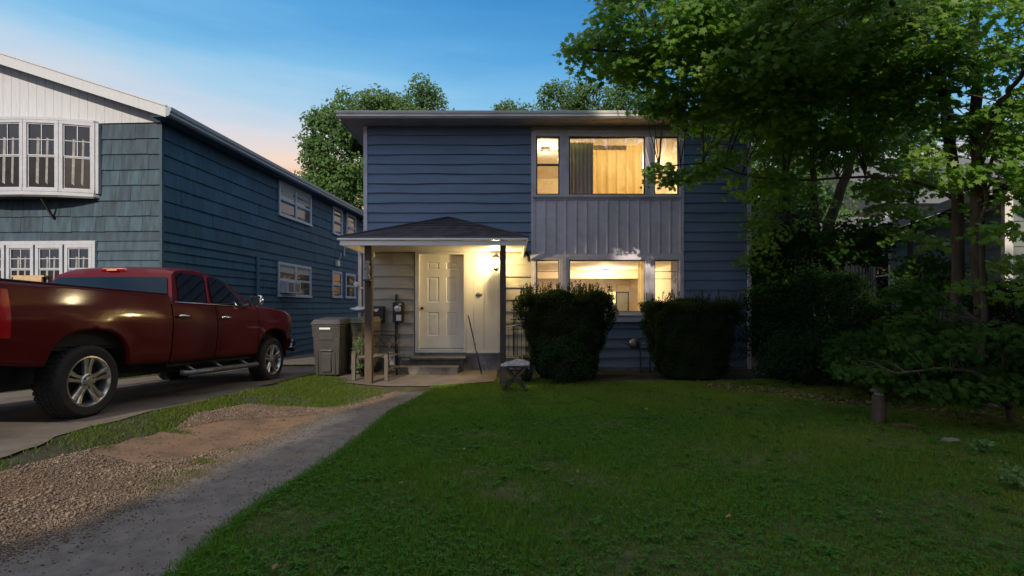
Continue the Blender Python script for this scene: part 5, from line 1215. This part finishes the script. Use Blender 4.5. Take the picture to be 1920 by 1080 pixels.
# big double-stemmed maple at the right
tA = [(6.36,7.4,-.1),(6.38,7.35,1.4),w3(1800,400,7.3),w3(1768,180,7.2),w3(1760,60,7.0),w3(1800,-80,6.8),w3(1790,-260,6.6)]
tB = [(6.46,6.95,-.1),w3(1838,560,6.9),w3(1832,400,6.9),w3(1830,200,6.8),w3(1826,20,6.7),w3(1845,-180,6.5)]
tC = [w3(1768,175,7.2),w3(1740,75,6.6),w3(1690,30,6.0),w3(1650,-20,5.5),w3(1560,-90,5.0)]
tD = [w3(1800,380,7.3),w3(1740,345,7.5),w3(1640,330,7.8),w3(1520,338,8.1),w3(1420,335,8.3),w3(1330,305,8.6),w3(1235,312,8.7)]
tE = [w3(1765,120,7.1),w3(1600,60,7.2),w3(1450,90,7.3),w3(1300,90,7.3),w3(1180,100,7.2),w3(1090,90,7.1)]
tF = [w3(1832,300,6.8),w3(1870,200,6.2),w3(1930,120,5.6)]
maple_e = [EP(1150,95,7.2,75,42,.5,1.3),EP(1085,85,7.1,30,18,.2,3),EP(1215,45,7.2,110,70,1.0,1.2),EP(1330,110,7.4,150,95,1.2,1.1),EP(1480,60,6.6,170,110,1.3,.9),EP(1640,30,6.2,180,90,1.2,.7),EP(1250,150,7.9,80,45,.6,1.0),
           EP(1420,195,8.0,100,50,.7,.9),EP(1540,200,7.6,130,80,1.0,.8),EP(1260,322,8.7,52,16,.25,4.0),EP(1345,312,8.6,60,16,.25,2.6),EP(1310,225,8.8,60,20,.3,1.3),EP(1400,350,8.4,36,16,.25,1.4),EP(1375,275,8.6,45,22,.3,.9),
           EP(1475,290,8.2,60,60,.6,1.1),EP(1700,160,7.0,90,60,.8,.6),EP(1880,60,6.0,80,70,.8,1.1),EP(1790,110,6.3,50,50,.6,.8),EP(1870,330,6.6,60,60,.7,1.1),EP(1690,335,8.2,60,34,.5,1.2),EP(1620,270,8.4,60,40,.5,1.1),EP(1740,430,7.9,50,30,.4,1.0),EP(1885,520,6.5,45,40,.4,1.1),EP(1760,320,7.0,50,60,.6,.6),EP(1900,450,6.2,40,70,.5,.9),EP(1680,250,7.4,60,35,.6,.6),EP(1140,20,7.1,22,22,.3,2.5),
           EP(1440,20,9.3,110,90,.6,1.6),EP(1360,60,9.4,60,60,.5,1.3),EP(1600,110,7.4,90,70,.9,.9),EP(1700,60,6.6,80,60,.8,.8),EP(1850,180,6.6,60,70,.7,.9),EP(1910,250,6.8,40,70,.6,.9),EP(1620,230,8.2,60,60,.7,.9),EP(1290,-90,8.8,140,60,1.0,1.3),EP(1200,-70,9.2,90,50,.9,1.2),EP(1470,-120,8.4,200,80,1.2,.8),EP(1800,-80,6.8,150,90,1.3,.5)]  # lobes above the view added so the crown shades the house front
tree('maple_tree', 'large double-stemmed maple at the right whose branches reach over the blue house', [(tA, .09, .045), (tB, .10, .045), (tC, .06, .02), (tD, .028, .010), (tE, .07, .015), (tF, .05, .02)], maple_e, 1560, 38, .21, (.05, .085), maple_t, maple_f, M['maple'], cut=clear_house, nlimb=420, twig=.018, flat=.24)
t1 = [(6.85,10.3,-.1),w3(1545,450,10.3),w3(1575,360,10.3),w3(1600,290,10.3),w3(1640,200,10.2),w3(1660,80,10)]
t2 = [(6.35,10.5,-.1),w3(1532,440,10.4),w3(1524,330,10.4),w3(1530,230,10.5),w3(1520,60,10.5)]
tree('leaning_tree', 'pair of slim leaning trunks catching the light between the shrubs and the pale roof', [(t1, .12, .06), (t2, .085, .04)], [EP(1560,120,10.4,130,110,1.2,1),EP(1470,250,10.2,60,90,.7,.8),EP(1630,190,10.2,80,60,.8,.7),EP(1450,420,10.0,40,60,.5,1),EP(1600,20,9.8,160,80,1.3,.8),EP(1650,250,10.5,60,40,.6,1.2),EP(1500,390,10.4,40,50,.6,1.2),EP(1700,250,11,70,60,.8,1.2)], 420, 34, .24, (.05,.08), maple_t, maple_f, M['maple'], cut=clear_house, nlimb=120, barkm='barklight')
t1 = [(5.75,10.6,-.1),w3(1478,450,10.6),w3(1470,310,10.6),w3(1462,200,10.6),w3(1450,100,10.6)]
tree('slim_tree', 'slim tree close to the right corner of the blue house', [(t1, .10, .035)], [EP(1455,200,10.5,50,110,.7,1),EP(1430,480,9.9,28,70,.4,1.3),EP(1450,380,10.2,40,60,.5,1)], 130, 34, .22, (.045,.075), maple_t, maple_f, M['maple'], cut=clear_house, nlimb=60)
t1 = [(6.0,6.6,-.05),w3(1846,560,6.6),w3(1838,450,6.6),w3(1852,330,6.6),w3(1880,200,6.4)]
tree('maple_sapling', 'thin pale sapling stem standing in front of the big maple', [(t1, .045, .015)], [EP(1885,230,6.4,40,60,.4,1)], 24, 30, .18, (.05,.08), maple_t, maple_f, M['maple'], nlimb=20)
# low maple sprays near the bollard
t1 = [(5.75,5.9,-.05),w3(1880,640,5.9),w3(1830,600,5.8)]; t2 = [(5.7,5.9,.2),w3(1840,700,5.7),w3(1770,690,5.5),w3(1680,700,5.6)]
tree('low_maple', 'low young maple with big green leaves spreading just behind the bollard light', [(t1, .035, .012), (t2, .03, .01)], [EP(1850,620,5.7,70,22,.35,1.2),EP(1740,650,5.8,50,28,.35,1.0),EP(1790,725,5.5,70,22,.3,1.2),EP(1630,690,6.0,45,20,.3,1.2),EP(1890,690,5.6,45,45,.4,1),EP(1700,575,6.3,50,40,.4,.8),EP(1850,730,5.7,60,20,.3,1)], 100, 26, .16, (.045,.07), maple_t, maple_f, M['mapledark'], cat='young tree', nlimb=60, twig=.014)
# shrubs of the dark understorey, one thing each
def shrub(lab, px, py, d, rx, ry, rd, ntips, per=60, rad=.17, size=(.03,.055), m='shrub', t_=None, name='shrub', grp='dark shrubs along the right edge', tm=(simple_t, simple_f), up=.6):
    c = W(px, py, d); x, y = c.x, c.y; R = (rx*d/F, rd, ry*d/F); z0 = g(x, y); t = thing(name, lab, 'shrub', (x, y, z0), grp)
    tips, dr_ = ell((x, y, c.z), R, ntips, .45); tips[:, 2] = np.maximum(tips[:, 2], z0+.12)
    mb = MB(); st_ = [(x+RNG.normal(0, .05), y+RNG.normal(0, .05), z0)]
    for q in tips[:26]: mid = (arr(st_[0])*.5+q*.5)+RNG.normal(0, .05, 3)*arr([1, 1, 0]); mb.tube([st_[0], mid, q], [.012, .007, .003], 5, caps=False)
    mb.build('stems', M['hedgecore'], t, smooth=True)
    P, Nn, S, T = spray_crown(tips, per, rad, .6, .15, size); mm = (P[:, 2] > z0+.02) & clear_house(P)
    leaves('foliage', P[mm], Nn[mm], S[mm], tm[0], tm[1], M[m], t, T[mm], DOWN(int(mm.sum()))); return t
shrub('dark shrub hugging the right corner of the blue house', 1455, 610, 9.6, 52, 95, .6, 120)
shrub('tall leafy shrub under the slim tree, lightest at its top', 1475, 510, 9.9, 60, 75, .6, 110)
shrub('broad dark shrub beneath the leaning trunks', 1560, 600, 9.0, 85, 90, .7, 190)
shrub('dense shrub below the window of the pale house', 1665, 635, 8.3, 80, 60, .7, 160)
shrub('low spreading shrub at the foot of the broad dark shrub', 1520, 665, 8.6, 85, 45, .6, 120)
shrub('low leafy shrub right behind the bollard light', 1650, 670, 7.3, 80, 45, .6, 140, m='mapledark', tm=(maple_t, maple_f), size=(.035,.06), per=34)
shrub('shrub around the foot of the big maple', 1790, 665, 7.2, 90, 50, .6, 130)
shrub('dark shrub filling the right edge of the picture', 1905, 620, 6.9, 70, 90, .7, 150)
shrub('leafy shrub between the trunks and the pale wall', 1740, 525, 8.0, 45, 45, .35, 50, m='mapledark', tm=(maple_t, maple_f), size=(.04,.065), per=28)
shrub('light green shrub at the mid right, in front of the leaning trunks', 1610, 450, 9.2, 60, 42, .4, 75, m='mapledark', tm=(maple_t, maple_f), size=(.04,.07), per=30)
shrub('tall dark shrub between the slim tree and the leaning trunks', 1490, 490, 10.3, 42, 80, .5, 110, per=60)
def weed(lab, px, py, n, h, grp='young weeds at the shrub edge'):
    q = GP(px, py); z = g(*q); t = thing('weed', lab, 'weed', (q[0], q[1], z), grp); mb = MB(); tp = []
    for i in range(n):
        a = random.uniform(0, 6.28); e = (q[0]+math.cos(a)*h*.4, q[1]+math.sin(a)*h*.4, z+h*random.uniform(.6, 1)); mb.tube([(q[0], q[1], z), ((q[0]+e[0])/2, (q[1]+e[1])/2, z+h*.6), e], [.005, .004, .002], 5, caps=False); tp.append(e); tp.append(((q[0]+e[0])/2, (q[1]+e[1])/2, z+h*.55))
    mb.build('stems', M['fern'], t); P, Nn, S, T = spray_crown(arr(tp), 5, .04, .4, .1, (.04, .065)); leaves('foliage', P, Nn, S, simple_t, simple_f, M['fern'], t, T)
weed('small bright weed at the far right of the litter line', 1890, 775, 6, .22); weed('small weed sprouting right of the pale stone', 1838, 850, 5, .12); weed('leafy weed near the bottom right corner of the lawn', 1905, 920, 6, .16)
t1 = [(6.9,8.9,-.05),w3(1700,560,8.9),w3(1712,400,8.9),w3(1700,250,8.9),w3(1725,90,8.8)]
tree('thin_tree', 'thin dark tree stem between the leaning trunks and the big maple', [(t1, .055, .02)], [EP(1690,200,8.9,60,80,.5,1),EP(1720,60,8.8,80,50,.6,1),EP(1715,330,8.8,60,40,.5,1.3),EP(1680,400,8.6,40,25,.4,1.2)], 120, 34, .2, (.05,.08), maple_t, maple_f, M['maple'], nlimb=40)
t = thing('overhead_wires', 'thin overhead wires crossing the sky gaps between the right-hand trees', 'wires', w3(1900,250,20)); m = MB()
for k in (0, 9, 22): m.tube([w3(1400+60*i, 248+k+.00012*(i-5)**2*60+ i*1.2, 20) for i in range(10)], .012, 5)
m.build('cables', M['black'], t)
# red object behind the trunks
q = W(1795, 615, 8.0); t = thing('red_crate', 'red plastic crate half hidden at the foot of the big maple', 'crate', (q.x, q.y, 0)); m = MB()
m.box(q.x-.3, q.y-.2, .45, q.x+.3, q.y+.2, .49)
for k in range(5): z = .53+k*.07; m.box(q.x-.3, q.y-.2, z, q.x+.3, q.y-.185, z+.04); m.box(q.x-.3, q.y+.185, z, q.x+.3, q.y+.2, z+.04)
for a in (-.3, .27):
    for b_ in (-.2, .18): m.box(q.x+a, q.y+b_, 0, q.x+a+.03, q.y+b_+.02, .85)
m.build('shell', M['redobj'], t)

# clipped hedge bushes
def hedge(lab, xc, yc, wt, wb, dpt, h, n, shoots, seed):
    t = thing('clipped_bush', lab, 'bush', (xc, yc, 0)); r = np.random.default_rng(seed)
    def prof(z): return wb+(wt-wb)*min(1, max(0, (z-.05)/(h*.78)))**.9
    n_ = n; z = r.uniform(.06, h, n_); th = r.uniform(0, 2*np.pi, n_); ex = 2.6
    cs, sn = np.cos(th), np.sin(th); sx = np.sign(cs)*np.abs(cs)**(2/ex); sy = np.sign(sn)*np.abs(sn)**(2/ex)
    half = np.array([prof(a) for a in z])/2; dep = dpt/2*(.75+.25*half/(wt/2))
    lump = 1+.07*np.sin(th*5+z*6+seed)+.05*np.sin(th*11-z*9)+.05*np.sin(z*13+th*3)
    k = r.uniform(.80, 1.03, n_)**.7*lump
    P = np.stack([xc+sx*half*k, yc+sy*dep*k, z], 1); Nn = np.stack([sx*.8, sy*.8, np.full(n_, .5)], 1)+r.normal(0, .5, (n_, 3))
    nt_ = n//2; u, v = r.uniform(-1, 1, nt_), r.uniform(-1, 1, nt_); mk = np.abs(u)**ex+np.abs(v)**ex < 1.02; u, v = u[mk], v[mk]
    Pt = np.stack([xc+u*wt/2*1.0, yc+v*dpt/2, h*(1+.035*np.sin(u*7+seed)+.03*np.sin(v*5+u*11))-.12*np.maximum(0, np.abs(u)**6)-r.uniform(0, .10, len(u))], 1); Nt = r.normal(0, .5, (len(u), 3))+arr([0, 0, .9])
    # upright shoots
    sp, sn_ = [], []; stem = MB()
    for i in range(shoots):
        a, b_ = r.uniform(-.97, .97), r.uniform(-.97, .97); hh = r.uniform(.08, .34); x, y = xc+a*wt/2, yc+b_*dpt/2*.9; lx_, ly_ = r.normal(0, .04), r.normal(0, .04)
        z00 = h-.08-.1*abs(a)**6; stem.tube([(x, y, z00-.1), (x+lx_, y+ly_, z00+hh)], [.003, .0015], 4, caps=False)
        m_ = int(hh*75)+3
        for q in range(m_): f = q/m_; sp.append((x+lx_*f+r.normal(0, .006), y+ly_*f+r.normal(0, .006), z00+hh*f)); an = r.uniform(0, 6.28); sn_.append((math.cos(an), math.sin(an), .5))
    P = np.concatenate([P, Pt, arr(sp)]); Nn = np.concatenate([Nn, Nt, arr(sn_)]); S = r.uniform(.022, .040, len(P))
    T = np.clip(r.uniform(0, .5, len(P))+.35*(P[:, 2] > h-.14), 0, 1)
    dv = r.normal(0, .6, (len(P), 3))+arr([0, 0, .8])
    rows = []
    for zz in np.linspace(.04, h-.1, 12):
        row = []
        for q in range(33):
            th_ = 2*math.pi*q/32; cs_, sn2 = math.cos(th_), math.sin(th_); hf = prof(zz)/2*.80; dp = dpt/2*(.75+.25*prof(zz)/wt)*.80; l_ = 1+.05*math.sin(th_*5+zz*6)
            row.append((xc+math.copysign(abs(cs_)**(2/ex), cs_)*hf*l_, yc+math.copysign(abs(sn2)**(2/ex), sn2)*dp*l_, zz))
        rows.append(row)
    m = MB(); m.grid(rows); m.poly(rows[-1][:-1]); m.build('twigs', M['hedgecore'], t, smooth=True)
    stem.build('shoots', M['hedgecore'], t)
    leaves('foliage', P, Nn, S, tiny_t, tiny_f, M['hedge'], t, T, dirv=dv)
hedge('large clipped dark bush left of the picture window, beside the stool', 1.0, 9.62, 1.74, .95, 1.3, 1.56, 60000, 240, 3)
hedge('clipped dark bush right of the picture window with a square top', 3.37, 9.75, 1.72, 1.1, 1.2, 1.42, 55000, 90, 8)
shrub('loose pale green vine growing at the foot of the left clipped bush', 1060, 672, 8.75, 48, 42, .22, 60, 30, .10, (.028, .045), 'shrub', name='vine', grp=None, up=1)
shrub('leafy plant in a pot behind the left porch post', 680, 662, 9.6, 12, 34, .12, 26, 14, .07, (.03, .05), 'fern', name='potted_plant', grp=None)
shrub('scrappy weeds growing at the foot of the chair by the left bush', 985, 690, 9.0, 18, 22, .15, 22, 14, .07, (.025, .04), 'shrub', name='weeds', grp=None)

# ---------------------------------------------------------------- background trees
def bgtree(lab, x, y, ells, n, h, per=75, size=(.10, .19), rad=.36, trunks=None, group='trees behind the houses', cut=None, m='maplebg'):
    tr = trunks or [([(x, y, -.4), (x+.1, y, h*.4), (x, y, h*.8)], .3, .08)]
    return tree('background_tree', lab, tr, ells, n, per, rad, size, simple_t, simple_f, M[m], group, flat=.7, droop=.1, nlimb=70, twig=.05, shell=.6, cut=cut)
bgtree('tall green tree behind the gap between the two blue houses', -7.2, 23, [EP(645,290,23,56,85,2.2),EP(690,232,23.5,66,44,2.0),EP(608,250,22.5,30,36,1.3),EP(655,360,22,50,60,1.6),EP(745,215,24,50,26,1.5),EP(612,330,22,34,44,1.3),EP(655,190,23,14,14,.5,3),EP(705,185,23,14,12,.5,3),EP(588,265,22,12,14,.4,3),EP(590,310,22,12,16,.4,3)], 300, 10, 60)
bgtree('taller tree top rising above the middle of the roof', -3.9, 26, [EP(788,175,26,12,26,.6,2),EP(806,190,26,20,26,.8,1.3),EP(740,215,26,60,26,1.2),EP(820,200,26,14,16,.4),EP(700,200,26,26,20,.7)], 130, 12, 44)
bgtree('small tree tip just showing above the roof ridge', .2, 30, [EP(955,206,30,20,10,.6),EP(990,210,30,10,8,.4),EP(936,205,30,8,9,.3)], 30, 13, 40)
bgtree('tree with a rounded top right of centre above the roof', 4.0, 27, [EP(1060,190,27,48,30,1.3),EP(1120,195,27,60,32,1.3),EP(1040,175,27,22,18,.8),EP(1180,190,27,60,40,1.3)], 160, 11, 50)
bgtree('low dark tree filling the gap beside the right corner of the blue house', 7.6, 15.5, [EP(1440,420,15,60,100,1.5,1),EP(1430,580,14.5,50,110,1.2,1.4),EP(1500,560,15,60,120,1.2,1.2)], 260, 6, 50, (.1,.16), .36, m='shrub')
bgtree('dark dense tree behind the right side of the blue house', 11.5, 25, [EP(1400,330,22,110,190,2.5),EP(1480,420,22,90,150,2.5)], 260, 10, 50, (.14,.22), .5)
bgtree('broad tree filling the background beyond the pale house', 27, 32, [EP(1860,380,32,150,130,4)], 150, 8, 50, (.2,.3), .7)
bgtree('bushy tree low behind the garage', 17, 34, [EP(1560,420,30,110,110,3)], 130, 8, 50, (.2,.3), .7)
bgtree('small distant tree just over the eave of the shingle house', -11.5, 34, [EP(585,345,34,22,20,1.2)], 26, 9, 40, (.15,.2), .5)
b = MB(); 
for i in range(60):
    x = -60+2.4*i; hgt = 3.2+1.2*math.sin(i*1.7)+.8*math.sin(i*.6); P = []
wood_e = [((-50+4.2*i, 48+3*math.sin(i), 2.2), (3.4, 2.5, 4.2+.8*math.sin(i*1.9))) for i in range(28)]
tp = np.concatenate([ell(c, r, 40, .6)[0] for c, r in wood_e]); P, Nn, S, T = spray_crown(tp, 34, .7, .8, .1, (.25, .4)); mm = P[:, 2] > 0
o = leaves('distant_woods', P[mm], Nn[mm], S[mm], simple_t, simple_f, M['maplebg'], None, T[mm]); tag(o, 'far line of trees closing the view behind the gardens', 'woods'); o['kind'] = 'stuff'
# ---------------------------------------------------------------- unseen trees beside and behind the camera, added and shaped to shade the lot
SUNAZ = Vector((.22, 1.0)).normalized(); SUNEL = math.radians(28)
occ = [("unseen garden tree added right of the camera to darken truck reflections and lawn", (11, 1.5), [((10,1.5,4),(2.0,2.5,3.5)), ((10,4.5,4.0),(2.0,2.0,3.0))]),
       ("unseen street maple across the road, crown shaped to shade the lawn", (5.0, -11.5), [((4.5,-11.5,7.5),(5.2,3.0,3.8)), ((10,-12,7),(5,3,4.5)), ((-2.1,-11.5,9.2),(3.5,2.8,2.3),2.2), ((-2.3,-11.5,6.9),(3.1,2.6,2.5),1.8), ((4.0,-11.5,10.7),(5.5,2,1.3),1.5), ((.2,-11.5,12.2),(1.2,1.2,.7),2), ((-2.4,-11.5,12.7),(2.3,1.2,.8),3), ((-.9,-11.5,11.9),(2.2,1.2,.8),3), ((-.7,-11.5,13.8),(1.0,1.0,.5),4), ((1.0,-11.5,9.0),(3.3,2.5,2.5)), ((-3.3,-11.8,8.6),(1.8,2.0,2.0),3.0)]),
       ("unseen tall street tree across the road, crown shaped to shade the house front", (-5.4, -13.5), [((-6.5,-13.5,16.9),(2.7,2.5,3.0)), ((-4.9,-13.5,15.6),(1.1,2.0,2.6)), ((-.7,-12.5,17.1),(.9,1.2,.9),2)])]
for lab, (x, y), es in occ:
    tree('unseen_shade_tree', lab, [([(x, y, -.1), (x+.2, y, 4), (x, y, es[0][0][2])], .3, .12)], es, 1700, 34, .5, (.27, .42), simple_t, simple_f, M['maplebg'], 'unseen trees added to shade the lot', nlimb=50, twig=.06, flat=.6, droop=.1, shell=.35)
# ---------------------------------------------------------------- sun, sky, camera
l = bpy.data.lights.new('sun', 'SUN'); l.energy = 3.8; l.angle = math.radians(.6); l.color = (1, .86, .68)
so = bpy.data.objects.new('sun', l); COL.objects.link(so)
dirn = Vector((SUNAZ.x*math.cos(SUNEL), SUNAZ.y*math.cos(SUNEL), -math.sin(SUNEL))); so.rotation_euler = dirn.to_track_quat('-Z', 'Y').to_euler(); so.location = (0, -20, 30)
w = bpy.data.worlds.new('World'); SC.world = w; w.use_nodes = True; t = w.node_tree; t.nodes.clear(); L = t.links.new
out = N(t, 'ShaderNodeOutputWorld'); bg = N(t, 'ShaderNodeBackground', i_Strength=1.0)
tc = N(t, 'ShaderNodeTexCoord'); sp = N(t, 'ShaderNodeSeparateXYZ'); L(tc.outputs['Generated'], sp.inputs[0])
cr = N(t, 'ShaderNodeValToRGB'); e = cr.color_ramp; 
def lin(c): return tuple(((v/255)/12.92 if v/255 <= .04045 else ((v/255+.055)/1.055)**2.4) for v in c)+(1,)
stops = [(0.0, (150,120,105)), (.12, (250,180,125)), (.19, (254,200,155)), (.24, (246,218,196)), (.29, (216,218,226)), (.35, (170,208,234)), (.40, (128,190,232)), (.47, (90,165,221)), (.56, (62,140,204)), (.72, (214,220,236)), (1.0, (255,252,255))]  # zenith stops lie above the view, brightened as fill light
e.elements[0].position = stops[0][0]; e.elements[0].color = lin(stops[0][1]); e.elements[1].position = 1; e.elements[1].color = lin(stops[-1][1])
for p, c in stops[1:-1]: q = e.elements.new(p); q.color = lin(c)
# haze of thin streaky cloud: shift the ramp with stretched noise
mp = N(t, 'ShaderNodeMapping'); mp.inputs['Scale'].default_value = (1.2, 1.2, 9); L(tc.outputs['Generated'], mp.inputs['Vector'])
no = N(t, 'ShaderNodeTexNoise', i_Scale=2.2, i_Detail=5.0, i_Roughness=.55); L(mp.outputs[0], no.inputs['Vector'])
ma = N(t, 'ShaderNodeMath', operation='MULTIPLY_ADD'); ma.inputs[1].default_value = .10; ma.inputs[2].default_value = -.05; L(no.outputs['Fac'], ma.inputs[0])
# warmer low sky towards the left
mx_ = N(t, 'ShaderNodeMapRange', i_From_Min=-.35, i_From_Max=.6, i_To_Min=-.005, i_To_Max=.10); L(sp.outputs['X'], mx_.inputs['Value'])
ad = N(t, 'ShaderNodeMath', operation='ADD'); L(sp.outputs['Z'], ad.inputs[0]); L(ma.outputs[0], ad.inputs[1])
ad2 = N(t, 'ShaderNodeMath', operation='ADD'); L(ad.outputs[0], ad2.inputs[0]); L(mx_.outputs[0], ad2.inputs[1]); L(ad2.outputs[0], cr.inputs['Fac'])
# pinkish cloud bars low down
mp2 = N(t, 'ShaderNodeMapping'); mp2.inputs['Scale'].default_value = (1.5, 1.5, 16); L(tc.outputs['Generated'], mp2.inputs['Vector'])
n2 = N(t, 'ShaderNodeTexNoise', i_Scale=2.6, i_Detail=4.0); L(mp2.outputs[0], n2.inputs['Vector'])
r2 = N(t, 'ShaderNodeMapRange', i_From_Min=.5, i_From_Max=.68); L(n2.outputs['Fac'], r2.inputs['Value'])
r3 = N(t, 'ShaderNodeMapRange', i_From_Min=.30, i_From_Max=.2); L(sp.outputs['Z'], r3.inputs['Value'])
mu = N(t, 'ShaderNodeMath', operation='MULTIPLY'); L(r2.outputs[0], mu.inputs[0]); L(r3.outputs[0], mu.inputs[1]); mu2 = N(t, 'ShaderNodeMath', operation='MULTIPLY'); mu2.inputs[1].default_value = .55; L(mu.outputs[0], mu2.inputs[0])
mc = N(t, 'ShaderNodeMix', data_type='RGBA'); mc.inputs[7].default_value = lin((226,160,136)); L(cr.outputs[0], mc.inputs[6]); L(mu2.outputs[0], mc.inputs[0])
# unseen sky behind the camera is pale near the ground, brightened as fill light
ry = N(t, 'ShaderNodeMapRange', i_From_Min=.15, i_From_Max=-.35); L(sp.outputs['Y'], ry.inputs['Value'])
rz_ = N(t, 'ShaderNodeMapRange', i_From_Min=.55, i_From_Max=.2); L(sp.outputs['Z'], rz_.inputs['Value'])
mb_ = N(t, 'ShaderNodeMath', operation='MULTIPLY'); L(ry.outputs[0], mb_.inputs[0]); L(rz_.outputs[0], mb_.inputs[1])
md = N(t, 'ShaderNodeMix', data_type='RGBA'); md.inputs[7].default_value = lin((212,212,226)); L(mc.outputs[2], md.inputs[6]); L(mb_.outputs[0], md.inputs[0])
# a physical sky adds its own light on top
sk = N(t, 'ShaderNodeTexSky'); sk.sky_type = 'NISHITA'; sk.sun_disc = False; sk.sun_elevation = SUNEL; sk.sun_rotation = math.atan2(-SUNAZ.x, -SUNAZ.y)
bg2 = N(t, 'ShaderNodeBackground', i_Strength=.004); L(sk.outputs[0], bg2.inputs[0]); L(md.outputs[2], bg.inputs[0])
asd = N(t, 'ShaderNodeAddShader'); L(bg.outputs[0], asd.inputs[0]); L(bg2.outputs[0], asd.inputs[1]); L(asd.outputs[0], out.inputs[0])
cam = bpy.data.cameras.new('camera'); co = bpy.data.objects.new('camera', cam); COL.objects.link(co); SC.camera = co
cam.sensor_width = 36; cam.lens = 18; cam.shift_y = 35/1920; co.location = (0, 0, CH); co.rotation_euler = (math.radians(90), 0, 0); cam.clip_end = 2000; cam.clip_start = .05
SC.view_settings.view_transform = 'Standard'; SC.view_settings.look = 'None'; SC.view_settings.exposure = 0; SC.view_settings.gamma = 1
SC.render.engine = 'CYCLES'
c = SC.cycles; c.use_denoising = True; c.max_bounces = 7; c.transparent_max_bounces = 12; c.diffuse_bounces = 4; c.glossy_bounces = 3; c.transmission_bounces = 3; c.caustics_reflective = False; c.caustics_refractive = False; c.sample_clamp_indirect = 4
